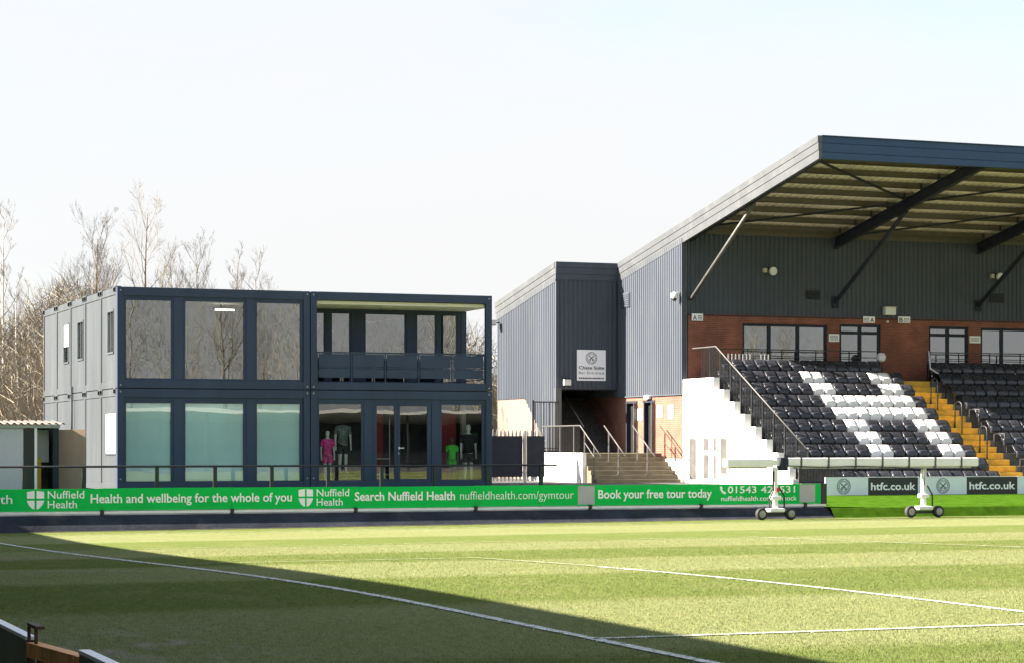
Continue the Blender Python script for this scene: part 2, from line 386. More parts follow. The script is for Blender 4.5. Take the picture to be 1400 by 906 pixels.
# ------------------------------------------------------------------ the setting: ground, pitch, bank
PROF = [(-60, 0), (25, 0), (30, -.065), (34.4, -.16), (40, -.30), (47, -.46), (55, -.61), (62, -.655), (70, -.66)]
def prof(y):
    ks = PROF
    def lin(t):
        for (a, za), (b, zb) in zip(ks, ks[1:]):
            if a <= t <= b: return za + (zb-za)*(t-a)/(b-a)
        return ks[0][1] if t < ks[0][0] else ks[-1][1]
    return sum(lin(y + d) for d in (-2, -1, 0, 1, 2))/5
def zp(x, y): return prof(y)*(1 - .2*max(0, min(1, (x-9)/27)))
def sheet(name, xs, ys, zf, m, kind='structure', smooth=True):
    b = MB(); nx = len(xs)
    b.v = [(x, y, zf(x, y)) for y in ys for x in xs]
    b.f = [(j*nx+i, j*nx+i+1, (j+1)*nx+i+1, (j+1)*nx+i) for j in range(len(ys)-1) for i in range(nx-1)]
    o = b.build(name, m, smooth=smooth); o['kind'] = kind; return o
def fr(a, b, s):
    n = max(1, round((b-a)/s)); return [a+(b-a)*i/n for i in range(n+1)]
sheet('ground', [-3000, -200, 200, 3000], [-3000, -200, 300, 4000], lambda x, y: -1.6, 'ground_soil')
sheet('pitch', fr(-20, 140, 2.5), fr(-6, 63.0, .8), zp, 'pitch_grass')
sheet('path', fr(-30, 140, 10), [-60, -20, -5.9], lambda x, y: .01, 'tarmac')
sheet('yard_edge', [34.9, 36.95], [69.1, 71, 83, 93], lambda x, y: .06 if y < 70 else .33, 'tarmac')
sheet('yard', [-60, 10, 30, 34.9], [63.9, 67, 68.3, 83, 93], lambda x, y: .12 if y < 64.5 else (.30 if y < 68.5 else .33), 'tarmac')
sheet('woodland_floor', fr(-80, 160, 20), [92.5, 97, 110, 150, 260], lambda x, y: .32 if y < 93 else .32 + .012*(y-93), 'ground_soil')
BK = [(62.72, None), (62.82, -.50), (63.0, -.33), (63.2, -.22), (63.55, -.18), (63.9, .12)]
def zbank(x, y):
    for yy, z in BK:
        if abs(y-yy) < 1e-6: return zp(x, y)+.012 if z is None else z
    return 0
sheet('bank_matting', fr(-60, 34.9, 1.6), [b[0] for b in BK], zbank, 'matting')
random.seed(3)
edge_x = fr(-20, 34.9, .7); edge_j = {x: random.uniform(.05, .38) for x in edge_x}
sheet('gravel_edge', edge_x, [62.5, 62.74], lambda x, y: zp(x, y) + (.016 if y > 62.6 else .010), 'sand_edge')  # sandy edge, its paler colour also paints the sunlit foot of the matting
GB = {62.68: None, 62.73: -.50, 62.94: -.235, 63.02: -.205, 65.2: -.08, 67.9: .04, 69.1: .06}
sheet('turf_bank', fr(34.9, 140, 2.0), list(GB), lambda x, y: zp(x, y)+.012 if GB[y] is None else GB[y], 'turf_bank', smooth=False)

def line(x0, y0, x1, y1, w, m='line_paint', dz=.012):
    b = MB(); L = math.hypot(x1-x0, y1-y0); n = max(1, int(L/.5)); nx, ny = -(y1-y0)/L*w/2, (x1-x0)/L*w/2
    for i in range(n+1):
        t = i/n; x, y = x0+(x1-x0)*t, y0+(y1-y0)*t
        j = 1 + random.uniform(-.12, .12)
        b.v += [(x+nx*j, y+ny*j, zp(x+nx, y+ny)+dz), (x-nx*j, y-ny*j, zp(x-nx, y-ny)+dz)]
    b.f = [(2*i, 2*i+1, 2*i+3, 2*i+2) for i in range(n)]
    o = b.build('pitch_line', m); o['kind'] = 'structure'; return o
line(8.0, 2, 8.0, 60.4, .12)                       # goal line
line(8.0, 18.8, 13.5, 18.8, .085)                   # goal area
line(13.5, 18.8, 13.5, 31.5, .085); line(13.5, 31.5, 13.5, 37.2, .07, 'line_faint', .02)
line(8.0, 37.2, 13.5, 37.2, .10, 'line_faint')
line(24.5, 7.8, 24.5, 48.2, .12, 'line_faint')     # penalty area
line(8.0, 48.2, 24.5, 48.2, .08, 'line_faint')
line(8.0, 60.2, 130, 60.2, .12, 'line_faint')      # touchline
line(5.0, 35.2, 7.0, 33.4, .10, 'line_faint')

# ------------------------------------------------------------------ corrugated cladding
def corr(b, ox, oy, dx, dy, L, nx, ny, zb, zt, pitch=.2, dep=.035):
    prof_ = [(0, 0), (.5, 0), (.62, 1), (.88, 1)]
    pts = []; s = 0
    while s < L:
        for f, h in prof_:
            t = s + f*pitch
            if t <= L: pts.append((t, h*dep))
        s += pitch
    pts.append((L, 0))
    k = len(b.v)
    for t, h in pts:
        x, y = ox+dx*t+nx*h, oy+dy*t+ny*h
        b.v += [(x, y, zb(t)), (x, y, zt(t))]
    for i in range(len(pts)-1):
        b.f.append((k+2*i, k+2*i+2, k+2*i+3, k+2*i+1))
    return b

# ================================================================== MODULAR TWO-STOREY BUILDING
CX0, CX1, CY0, CY1 = 13.31, 25.31, 67.7, 81.1
Z0, ZS, Z1 = .38, 3.46, 6.49
cb = thing('modular_building', (CX0, CY0, Z0), 'two storey navy modular cabin building with big windows and a recessed balcony', 'building')
# shell
bx('floor_slab', 'dark_concrete', cb, CX0+.08, CX1-.08, CY0+.12, CY1-.05, Z0+.02, Z0+.2)
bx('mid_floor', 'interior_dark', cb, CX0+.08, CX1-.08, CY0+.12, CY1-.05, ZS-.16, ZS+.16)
bx('flat_roof', 'navy_panel', cb, CX0+.05, CX1-.05, CY0+.05, CY1-.05, Z1-.2, Z1-.06)
bx('back_wall', 'navy_panel', cb, CX0+.06, CX1-.06, CY1-.12, CY1-.02, Z0, Z1-.2)
bx('partition_wall', 'interior_light', cb, 19.25, 19.37, CY0+.13, CY1-.13, Z0+.2, Z1-.2)
bx('room_wall', 'interior_light', cb, CX0+.12, 19.24, CY0+5.2, CY0+5.3, Z0+.2, Z1-.2)
bx('room_ceiling', 'interior_light', cb, CX0+.12, 19.24, CY0+.16, CY0+5.19, Z1-.30, Z1-.21)
# front steel frames: module posts and rails, butted
def front_frame(xa, xb, za, zb):
    fr_ = [('corner_post', xa, xa+.20, za, zb), ('corner_post', xb-.20, xb, za, zb),
           ('top_rail', xa+.20, xb-.20, zb-.26, zb), ('bottom_rail', xa+.20, xb-.20, za, za+.24)]
    for nm, x0, x1, z0, z1 in fr_:
        bx(nm, 'navy_steel', cb, x0, x1, CY0, CY0+.18, z0, z1, bevel=.012)
XM = 19.31
for xa, xb in ((CX0, XM-.012), (XM+.012, CX1)):
    front_frame(xa, xb, Z0, ZS-.012); front_frame(xa, xb, ZS+.012, Z1)
# corner castings along the front and the side
def casting(x, y, z, side):
    c = bx('corner_casting', 'navy_panel', cb, x-.09, x+.09, y-.17, y+.17, z-.075, z+.10, bevel=.01)
    if side: bx('painted_hole', 'hole_shade', c, x-.097, x-.05, y-.13, y+.13, z-.055, z+.055)  # raised black block painted as the shaded inside of a hole
    return c
for bxx in (CX0+.1, XM-.1, XM+.1, CX1-.1):
    for bz in (ZS-.10, ZS+.10, Z1-.10, Z0+.35): bx('bolt', 'galv', cb, bxx-.022, bxx+.022, CY0-.012, CY0-.0005, bz-.022, bz+.022)
# window builder: frame of four bars + pane, wall infill is built separately
def window(parent, x0, x1, z0, z1, y, fm='navy_steel', gm='glass', fw=.075, name='window', dep=.08, split=None):
    w = bx(name, fm, parent, x0-fw, x1+fw, y, y+dep, z1, z1+fw, bevel=.006)           # head carries the rest
    bx('sill', fm, w, x0-fw, x1+fw, y-.012, y+dep, z0-fw, z0, bevel=.006)
    bx('jamb', fm, w, x0-fw, x0, y+.001, y+dep, z0, z1, bevel=.006); bx('jamb', fm, w, x1, x1+fw, y+.001, y+dep, z0, z1, bevel=.006)
    bx('pane', gm, w, x0, x1, y+.035, y+.041, z0, z1)
    return w
YW = CY0+.06
def infill(xa, xb, z0, z1, wins, wz0, wz1):      # wall sheets between windows (wins: x ranges incl. frame)
    x = xa
    for a, b in list(wins)+[(xb, None)]:
        if a-x > .01: bx('wall_panel', 'navy_steel', cb, x+.002, a-.002, CY0+.04, CY0+.14, z0, z1, bevel=.006)
        x = b
    for a, b in wins:
        if z1-wz1 > .01: bx('wall_panel', 'navy_steel', cb, a, b, CY0+.045, CY0+.14, wz1, z1)
        if wz0-z0 > .01: bx('wall_panel', 'navy_steel', cb, a, b, CY0+.045, CY0+.14, z0, wz0)
FW = .075
up = [(13.59, 14.96), (15.40, 17.21), (17.63, 19.00)]
infill(CX0+.2, XM-.212, ZS+.252, Z1-.26, [(a-FW, b+FW) for a, b in up], 3.77-FW, 6.10+FW)
infill(CX0+.2, XM-.212, Z0+.24, ZS-.272, [(a-FW, b+FW) for a, b in up], .66-FW, 3.02+FW)
for a, b in up:
    window(cb, a, b, 3.77, 6.10, YW, gm='glass_upper')
    w = window(cb, a, b, .66, 3.02, YW)
    bx('frosted_film', 'teal_film', w, a+.002, b-.002, YW+.085, YW+.095, .66, 3.02)
low = [(19.61, 20.98), (23.63, 24.99)]
infill(XM+.212, CX1-.2, Z0+.24, ZS-.272, [(low[0][0]-FW, low[0][1]+FW), (21.34, 23.29), (low[1][0]-FW, low[1][1]+FW)], .66-FW, 3.03+FW)
for a, b in low: window(cb, a, b, .66, 3.03, YW, gm='glass_shop')
# double door with one narrow leaf
bx('door_frame', 'navy_steel', cb, 21.342, 23.288, YW, YW+.09, 3.03+FW-.07, 3.03+FW+.0)
for (a, b, g0, g1, hnd) in ((21.345, 22.15, 21.48, 22.06, False), (22.155, 23.285, 22.25, 23.15, True)):
    d = bx('door', 'navy_steel', cb, a, b, YW+.005, YW+.075, 2.98, 3.034, bevel=.005)
    bx('rail', 'navy_steel', d, a, b, YW+.005, YW+.075, .60, .69, bevel=.005)
    bx('stile', 'navy_steel', d, a, g0, YW+.006, YW+.074, .69, 2.98, bevel=.005); bx('stile', 'navy_steel', d, g1, b, YW+.006, YW+.074, .69, 2.98, bevel=.005)
    bx('pane', 'glass_shop', d, g0, g1, YW+.035, YW+.041, .69, 2.98)
    if hnd:
        h = MB().bar((22.20, YW-.045, 1.66), (22.36, YW-.045, 1.66), .025, .025).box(22.185, 22.215, YW-.05, YW+.006, 1.62, 1.70).box(22.19, 22.21, YW-.004, YW+.006, 1.46, 1.52)
        h.build('handle', 'alu', d)
# shop interior
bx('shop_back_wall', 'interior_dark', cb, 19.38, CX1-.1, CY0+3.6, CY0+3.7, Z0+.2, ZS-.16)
bx('shop_ceiling', 'interior_light', cb, 19.38, CX1-.1, CY0+.16, CY0+3.59, ZS-.24, ZS-.165)
bx('red_display_panel', 'red_panel', cb, 21.5, 22.2, CY0+1.7, CY0+1.75, .6, 2.9)
bx('red_display_panel', 'red_panel', cb, 24.0, 24.62, CY0+1.5, CY0+1.55, .6, 2.75)
bx('white_column', 'interior_light', cb, 24.72, 24.86, CY0+1.2, CY0+1.4, .58, ZS-.24)
bx('green_box', 'shop_green', cb, 25.0, 25.16, CY0+.9, CY0+1.2, 1.75, 2.15)
sh = bx('display_shelf', 'interior_light', cb, 21.6, 22.3, CY0+1.2, CY0+1.6, 1.3, 1.34)
bx('shelf', 'interior_light', sh, 21.6, 22.3, CY0+1.2, CY0+1.6, .8, .84); bx('upright', 'galv', sh, 21.6, 21.63, CY0+1.25, CY0+1.28, .58, 2.6); bx('upright', 'galv', sh, 22.27, 22.3, CY0+1.25, CY0+1.28, .58, 2.6)
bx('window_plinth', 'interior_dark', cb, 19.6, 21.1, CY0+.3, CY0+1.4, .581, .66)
# side wall, long panels (five modules deep, two storeys)
nmod = 5; dm = (CY1-CY0)/nmod
side_win = {(1, 3): (76.11, 77.02, 4.54, 5.78, True), (1, 2): (73.48, 74.40, 4.56, 5.73, False), (1, 0): (68.41, 69.28, 4.58, 5.79, False), (0, 0): (67.98, 69.65, 1.51, 2.72, True)}
for s in (0, 1):
    za, zb = ((Z0, ZS-.012), (ZS+.012, Z1))[s]
    for k in range(nmod):
        ya, yb = CY0+.19+k*dm if k == 0 else CY0+k*dm, CY0+(k+1)*dm-.012
        bx('side_post', 'navy_panel', cb, CX0, CX0+.15, ya, ya+.11, za, zb, bevel=.01)
        bx('side_post', 'navy_panel', cb, CX0, CX0+.15, yb-.11, yb, za, zb, bevel=.01)
        bx('side_top_rail', 'navy_panel', cb, CX0+.004, CX0+.15, ya+.11, yb-.11, zb-.22, zb, bevel=.01)
        bx('side_bottom_rail', 'navy_panel', cb, CX0+.004, CX0+.15, ya+.11, yb-.11, za, za+.2, bevel=.01)
        casting(CX0+.07, ya+.17, zb-.068, True); casting(CX0+.07, yb-.17, zb-.068, True)
        w = side_win.get((s, k)); pa, pb, pz0, pz1 = ya+.11, yb-.11, za+.2, zb-.22
        X0, X1 = CX0+.03, CX0+.10
        mids = [(pa, (pa+pb)/2-.004), ((pa+pb)/2+.004, pb)]
        if w is None:
            for a, b in mids: bx('side_panel', 'navy_panel', cb, X0, X1, a, b, pz0, pz1, bevel=.008)
        else:
            wa, wb, w0, w1, blind = w
            wa, wb = max(wa, pa+.02), min(wb, pb-.02)
            for a, b in ((pa, wa-.06), (wb+.06, pb)):
                if b-a > .02: bx('side_panel', 'navy_panel', cb, X0, X1, a, b, pz0, pz1, bevel=.008)
            bx('side_panel', 'navy_panel', cb, X0, X1, wa-.06, wb+.06, pz0, w0-.06); bx('side_panel', 'navy_panel', cb, X0, X1, wa-.06, wb+.06, w1+.06, pz1)
            wn_ = bx('side_window', 'navy_panel', cb, X0-.02, X1+.01, wa-.06, wb+.06, w1, w1+.06)
            bx('sill', 'navy_panel', wn_, X0-.03, X1+.01, wa-.06, wb+.06, w0-.06, w0)
            bx('jamb', 'navy_panel', wn_, X0-.02, X1+.01, wa-.06, wa, w0, w1); bx('jamb', 'navy_panel', wn_, X0-.02, X1+.01, wb, wb+.06, w0, w1)
            bx('pane', 'glass', wn_, X0+.05, X0+.056, wa, wb, w0, w1)
            if blind:
                zz = w0 if s == 0 else w0 + (w1-w0)*.42
                bx('white_blind', 'white_paint', wn_, X0+.0, X0+.03, wa+.004, wb-.004, zz, w1-.004)
            bx('mullion', 'navy_panel', wn_, X0-.005, X0+.045, (wa+wb)/2-.025, (wa+wb)/2+.025, w0, w1) if not blind else None
MB().tube([(CX0-.05, 75.14, Z0+.1), (CX0-.05, 75.14, 3.7)], .035, 8).build('downpipe', 'steel_dark', cb, smooth=True)
# right-hand side (ground floor wall, corner post at the back of balcony)
bx('end_wall', 'navy_panel', cb, CX1-.09, CX1-.01, CY0+.19, CY1-.13, Z0+.01, ZS-.17)
bx('end_wall', 'navy_panel', cb, CX1-.09, CX1-.01, CY0+2.56, CY1-.13, ZS+.17, Z1-.21)
bx('inner_wall', 'interior_light', cb, CX0+.151, CX0+.17, CY0+.2, CY0+5.19, ZS+.17, Z1-.31)
# balcony
YB = 70.1
bx('balcony_ceiling', 'ceiling_cream', cb, 19.38, CX1-.02, CY0+.19, YB+.1, 6.12, 6.22)
bx('balcony_end_rail', 'navy_steel', cb, CX1-.16, CX1-.001, CY0+.19, YB+.2, 6.223, Z1-.001)
bx('balcony_deck', 'dark_concrete', cb, 19.38, CX1-.02, CY0+.19, YB, ZS+.161, ZS+.2)
pan = [(20.02, 20.45), (20.72, 21.30), (21.85, 23.18), (23.61, 24.22), (24.43, 24.96)]
x = 19.38
for a, b in pan+[(CX1-.1, None)]:
    bx('balcony_wall', 'navy_steel', cb, x, a-.06, YB, YB+.1, ZS+.2, 6.118); x = (b or 0)+.06
for a, b in pan:
    bx('balcony_wall', 'navy_steel', cb, a-.06, b+.06, YB+.003, YB+.1, 6.03, 6.118)
    window(cb, a, b, ZS+.35, 5.97, YB+.01, gm='glass_upper', fw=.058, name='balcony_window')
    bx('balcony_wall', 'navy_steel', cb, a-.06, b+.06, YB+.003, YB+.1, ZS+.2, ZS+.29)
bx('balcony_post', 'navy_steel', cb, CX1-.2, CX1-.012, YB-.02, YB+.16, ZS+.17, 6.12)
rl = bx('balcony_railing', 'navy_steel', cb, 19.53, 25.10, CY0+.05, CY0+.10, 4.60, 4.65)
n = 5; sx = (25.08-19.55)/n
for i in range(n+1):
    bx('post', 'navy_steel', rl, 19.53+i*sx, 19.57+i*sx, CY0+.055, CY0+.095, ZS+.252, 4.60)
for i in range(n):
    a, b = 19.57+i*sx+.03, 19.53+(i+1)*sx-.03
    bx('railing_panel', 'navy_steel', rl, a, b, CY0+.065, CY0+.08, 3.85, 4.13); bx('railing_panel', 'navy_steel', rl, a, b, CY0+.067, CY0+.08, 4.19, 4.585)
    bx('cap', 'navy_steel', rl, a, b, CY0+.055, CY0+.095, 4.14, 4.18)
MB().bar((CX1-.06, CY0+.2, 4.62), (CX1-.06, YB, 4.62), .05, .05).bar((CX1-.06, CY0+.2, 4.2), (CX1-.06, YB, 4.2), .03, .03).bar((CX1-.06, CY0+.2, 3.85), (CX1-.06, YB, 3.85), .03, .03).build('end_railing', 'navy_steel', cb)
bx('ceiling_lamp', 'lamp_glass', cb, 22.0, 22.3, CY0+1.2, CY0+1.5, 6.10, 6.119)
# upper office: lit strip lamp, table, chairs, cupboards
bx('strip_lamp', 'lamp_lit', cb, 16.9, 17.5, CY0+2.4, CY0+2.5, 5.98, 6.03)
fz = ZS+.162
tb = bx('office_table', 'interior_dark', cb, 14.2, 16.9, CY0+1.2, CY0+2.2, fz+.72, fz+.76)
for xx in (14.25, 16.8):
    for yy in (CY0+1.25, CY0+2.1): bx('leg', 'interior_dark', tb, xx, xx+.06, yy, yy+.06, fz, fz+.72)
for xx in (13.9, 14.9, 15.9, 16.8):
    c = bx('office_chair', 'shirt_dark', cb, xx, xx+.5, CY0+.6, CY0+1.05, fz+.42, fz+.5, bevel=.02)
    bx('backrest', 'shirt_dark', c, xx+.03, xx+.47, CY0+.55, CY0+.6, fz+.55, fz+1.05, bevel=.02); bx('pedestal', 'steel_dark', c, xx+.22, xx+.28, CY0+.8, CY0+.86, fz, fz+.42)
bx('cupboard', 'interior_dark', cb, 16.6, 17.3, CY0+4.4, CY0+5.1, fz, fz+1.9); bx('white_pillar', 'offwhite', cb, 18.45, 18.6, CY0+2.0, CY0+2.2, fz, Z1-.31)
bx('wall_screen', 'black_metal', cb, 15.3, 16.0, CY0+5.12, CY0+5.19, fz+1.3, fz+1.75)

# ------------------------------------------------------------------ mannequins in the shop window
def skin_mesh(name, verts, edges, rad, sub=1):
    me = bpy.data.meshes.new(name); me.from_pydata(verts, edges, []); o = bpy.data.objects.new(name, me); col.objects.link(o)
    sm = o.modifiers.new('s', 'SKIN'); sm.use_smooth_shade = True
    for i, r in enumerate(rad): me.skin_vertices[0].data[i].radius = r if isinstance(r, tuple) else (r, r)
    me.skin_vertices[0].data[0].use_root = True
    if sub: m = o.modifiers.new('d', 'SUBSURF'); m.levels = sub; m.render_levels = sub
    dg = bpy.context.evaluated_depsgraph_get(); dg.update()
    out = bpy.data.meshes.new_from_object(o.evaluated_get(dg)); bpy.data.objects.remove(o); return out
def mannequin(name, x, y, z, h, head, body, shirt, shorts, label):
    t = thing(name, (x, y, z), label, 'mannequin', 'shop window mannequins'); s = h/1.75
    J = [(0,0,.95),(0,0,1.12),(0,-.01,1.36),(0,0,1.47)]; Rr = [(.15,.10),(.13,.09),(.17,.10),(.055,.055)]; E_ = [(0,1),(1,2),(2,3)]
    def add(p, r, e): J.append(p); Rr.append(r); E_.append((e, len(J)-1)); return len(J)-1
    if head:
        a = add((0,0,1.53), .05, 3); a = add((0,-.01,1.60), .085, a); a = add((0,0,1.70), .085, a); add((0,0,1.75), .05, a)
    for sd in (-1, 1):
        a = add((sd*.19,0,1.38), .06, 2); a = add((sd*.235,.01,1.12), .042, a); a = add((sd*.24,-.03,.90), .033, a); a = add((sd*.24,-.04,.80), (.038, .02), a)
        for q in range(4): add((sd*.24+(q-1.5)*.018, -.045, .70-.006*abs(q-1.5)), .009, a)
        add((sd*.215, -.08, .76), .010, a)
        a = add((sd*.09,0,.84), .09, 0); a = add((sd*.095,-.01,.48), .058, a); a = add((sd*.10,.01,.22), .052, a); a = add((sd*.10,.02,.07), .034, a); add((sd*.105,-.14,.03), .03, a)
    def put(nm, me, m, par):
        me.materials.clear(); me.materials.append(MAT[m]); me.shade_smooth(); o = bpy.data.objects.new(nm, me); col.objects.link(o); o.parent = par; o.scale = (s, s, s); return o
    put('body', skin_mesh('body', J, E_, Rr), body, t)
    V = [(0,0,.82),(0,0,1.12),(0,-.01,1.36),(0,0,1.44)]; r2 = [(.185,.125),(.165,.115),(.19,.12),(.075,.075)]; e2 = [(0,1),(1,2),(2,3)]
    for sd in (-1, 1):
        V += [(sd*.19,0,1.37),(sd*.235,.005,1.17)]; r2 += [.085,.075]; k = len(V); e2 += [(2,k-2),(k-2,k-1)]
    put('shirt', skin_mesh('shirt', V, e2, r2), shirt, t)
    V = [(0,0,.99)]; r2 = [(.175,.12)]; e2 = []
    for sd in (-1, 1):
        V += [(sd*.095,0,.82),(sd*.105,-.005,.56)]; r2 += [.115,.10]; k = len(V); e2 += [(0,k-2),(k-2,k-1)]
    put('shorts', skin_mesh('shorts', V, e2, r2), shorts, t)
    return t
mannequin('mannequin', 19.98, CY0+.42, .66, 1.55, True, 'mannequin_white', 'shirt_pink', 'shirt_pink', 'white mannequin in a bright pink kit in the cabin shop window')
mannequin('mannequin', 20.52, CY0+.55, .86, 1.82, False, 'mannequin_white', 'shirt_pattern', 'shorts_grey', 'headless mannequin in grey and white patterned shirt beside the pink kit')
mannequin('mannequin', 24.10, CY0+.42, .58, 1.42, True, 'mannequin_dark', 'shirt_green', 'shirt_green', 'small mannequin in a lime green shirt in the shop window')
mannequin('mannequin', 24.68, CY0+.5, .58, 1.84, True, 'mannequin_white', 'shirt_dark', 'shirt_dark', 'tall mannequin in black top beside the lime green shirt')
bx('mannequin_plinth', 'interior_dark', cb, 20.3, 20.75, CY0+.35, CY0+.75, .661, .86)

# ================================================================== GRANDSTAND
SX, SXE, YW2, YF = 37.1, 74.0, 78.5, 67.72
SL = .181
def zr(y): return 12.19 - SL*(y-YF)            # roof top line
gs = thing('grandstand', (SX, 69.0, .05), 'covered grandstand with dark ribbed cladding, brick base and cantilever roof', 'grandstand')
NR = 10
def row_y(r): return 69.0 + (NR-r)*.85          # r = 1 is the top row
def row_z(r): return .06 + (NR-r)*.463
for r in range(1, NR+1):
    y1 = row_y(r)+.85 if r > 1 else YW2
    bx('terrace_step', 'dark_concrete', gs, SX+.26, SXE, row_y(r), y1 - (.002 if r > 1 else 0), row_z(r)-.62, row_z(r))
# yellow aisle
AX0, AX1 = 45.48, 46.86
for r in range(1, NR+1):
    bx('aisle_tread', 'yellow_paint', gs, AX0, AX1, row_y(r)-.012, row_y(r)+.43, row_z(r)-.222, row_z(r)+.006, bevel=.012)
    bx('aisle_tread', 'yellow_paint', gs, AX0, AX1, row_y(r)-.43, row_y(r)-.0125, row_z(r)-.45, row_z(r)-.2315, bevel=.012)
bx('aisle_landing', 'yellow_paint', gs, AX0, AX1, row_y(1)+.432, YW2-.3, row_z(1), row_z(1)+.005)
bx('front_wall', 'dark_concrete', gs, SX+.3, SXE, 68.9, 68.998, -.3, .02)
# white stepped side wall
pts = [(69.6, .1), (69.6, row_z(10)+.5)]
for r in range(9, 1, -1):
    pts += [(row_y(r), row_z(r+1)+.5), (row_y(r), row_z(r)+.5)]
pts += [(YW2-.06, row_z(2)+.5), (YW2-.06, .1)]
pts[1] = (69.6, row_z(10)+.5)
b = MB(); b.prism_x(list(reversed(pts)), SX, SX+.25); b.build('side_wall', 'white_render', gs)
# doors in the white side wall
def side_door(ya, yb, z0, z1, panes, m='white_paint'):
    d = bx('side_door', m, gs, SX-.05, SX+.02, ya, yb, z1, z1+.08)
    n_ = len(panes); bx('frame', m, d, SX-.05, SX+.02, ya, ya+.07, z0, z1); bx('frame', m, d, SX-.05, SX+.02, yb-.07, yb, z0, z1)
    for a, b_, c0, c1 in panes: bx('panel', 'steel_grey', d, SX-.025, SX+.01, a, b_, c0, c1)
    for g0, g1 in ((ya-.035, ya-.004), (yb+.004, yb+.035)): bx('painted_shadow_line', 'steel_grey', d, SX-.03, SX+.005, g0, g1, z0, z1+.08)  # grey strips paint the thin shadow lines at the door edges
    bx('lintel', 'steel_grey', d, SX-.03, SX+.005, ya-.035, yb+.035, z1+.081, z1+.11)
    bx('leaf', m, d, SX-.012, SX+.005, ya+.07, yb-.07, z0, z1)
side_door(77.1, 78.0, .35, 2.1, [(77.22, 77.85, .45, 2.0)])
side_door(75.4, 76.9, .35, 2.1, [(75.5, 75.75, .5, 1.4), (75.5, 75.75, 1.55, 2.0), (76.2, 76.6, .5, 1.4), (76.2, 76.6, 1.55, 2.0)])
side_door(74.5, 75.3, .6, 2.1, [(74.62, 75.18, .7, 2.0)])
# brick base of the side, with door openings
zb0 = 1.0; zc = 3.74
def bside(y0, y1, z0, z1): bx('brick_wall', 'brick_side', gs, SX+.004, SX+.22, y0, y1, z0, z1)
dw = [(81.04, 82.06), (82.74, 83.78)]
bside(YW2-.058, 81.04, .1, zc); bside(82.06, 82.74, .1, zc); bside(83.78, 91.3, .1, zc)
for a, b_ in dw:
    bside(a, b_, 3.5, zc); bside(a, b_, .1, 1.43)
    d = bx('side_doorway', 'black_metal', gs, SX+.15, SX+.20, a, b_, 1.44, 3.5)
    bx('frame', 'steel_dark', d, SX-.02, SX+.14, a, a+.07, 1.44, 3.43); bx('frame', 'steel_dark', d, SX-.02, SX+.14, b_-.07, b_, 1.44, 3.43); bx('head', 'steel_dark', d, SX-.03, SX+.14, a-.06, b_+.06, 3.43, 3.52)
    bx('open_leaf', 'steel_grey', d, SX-.16, SX-.03, a-.05, a-.005, 1.46, 3.42)
# side cladding
b = MB(); corr(b, SX-.004, YW2+.02, 0, 1, 12.8, -1, 0, lambda s: zc-.02, lambda s: zr(YW2+.02+s)-.6)
b.build('side_cladding', 'cladding', gs)
bx('side_backing', 'dark_concrete', gs, SX+.03, SX+.2, YW2, 91.3, zc, 7.2)
MB().prism_x([(YW2, 7.2), (91.3, 7.2), (91.3, zr(91.3)-.5), (YW2, zr(YW2)-.5)], SX+.03, SX+.2).build('side_backing', 'dark_concrete', gs)
bx('drip_trim', 'cladding', gs, SX-.06, SX+.01, YW2-.04, 84.55, zc-.07, zc-.022)
bx('corner_trim', 'cladding', gs, SX-.05, SX+.14, YW2-.06, YW2+.018, row_z(2)+.5, zr(YW2)-.62)
# front brick wall with window openings
FX0 = SX+.24
wins = [(39.66, 43.36, 4.25, 6.44), (43.91, 45.75, 4.25, 6.49), (47.95, 49.78, 4.25, 6.48), (50.36, 54.1, 4.25, 6.46)]
x = FX0; zt_, zw = 6.76, row_z(1)
for a, c, z0, z1 in wins+[(SXE, None, 0, 0)]:
    bx('brick_wall', 'brick_front', gs, x, a, YW2, YW2+.24, zw-.3, zt_); x = c
for a, c, z0, z1 in wins: bx('brick_wall', 'brick_front', gs, a, c, YW2+.001, YW2+.24, z1, zt_)
bx('front_backing', 'dark_concrete', gs, FX0, SXE, YW2+.06, YW2+.2, zt_+.001, zr(YW2)-.35)
b = MB(); corr(b, FX0, YW2+.02, 1, 0, SXE-FX0, 0, -1, lambda s: zt_-.03, lambda s: zr(YW2)-.38); b.build('front_cladding', 'cladding', gs)
bx('drip_trim', 'steel_dark', gs, FX0, SXE, YW2-.05, YW2+.0, zt_-.06, zt_-.032)
def stand_window(a, c, z0, z1, cols, transom):
    y = YW2+.05
    w = bx('front_window', 'steel_dark', gs, a, c, y, y+.08, z1-.10, z1-.002)
    bx('frame', 'steel_dark', w, a, a+.10, y, y+.08, z0, z1-.10); bx('frame', 'steel_dark', w, c-.10, c, y, y+.08, z0, z1-.10)
    xs = [a+.10]+[q for q in cols]+[c-.10]
    for q in cols: bx('mullion', 'steel_dark', w, q-.07, q+.07, y+.002, y+.08, z0, z1-.10)
    if transom: bx('transom', 'steel_dark', w, a+.10, c-.10, y+.004, y+.07, transom, transom+.12)
    for i in range(len(xs)-1):
        p0, p1 = xs[i]+(.07 if i else 0), xs[i+1]-(.07 if i < len(xs)-2 else 0)
        if transom: bx('pane', 'glass_upper', w, p0, p1, y+.04, y+.046, transom+.12, z1-.10); bx('pane', 'glass_upper', w, p0, p1, y+.04, y+.046, z0, transom)
        else: bx('pane', 'glass_upper', w, p0, p1, y+.04, y+.046, z0, z1-.10)
stand_window(*wins[0], [40.84, 42.09], None); stand_window(*wins[1], [44.85], 6.10)
stand_window(*wins[2], [48.85], 6.08); stand_window(*wins[3], [51.38, 52.7], None)
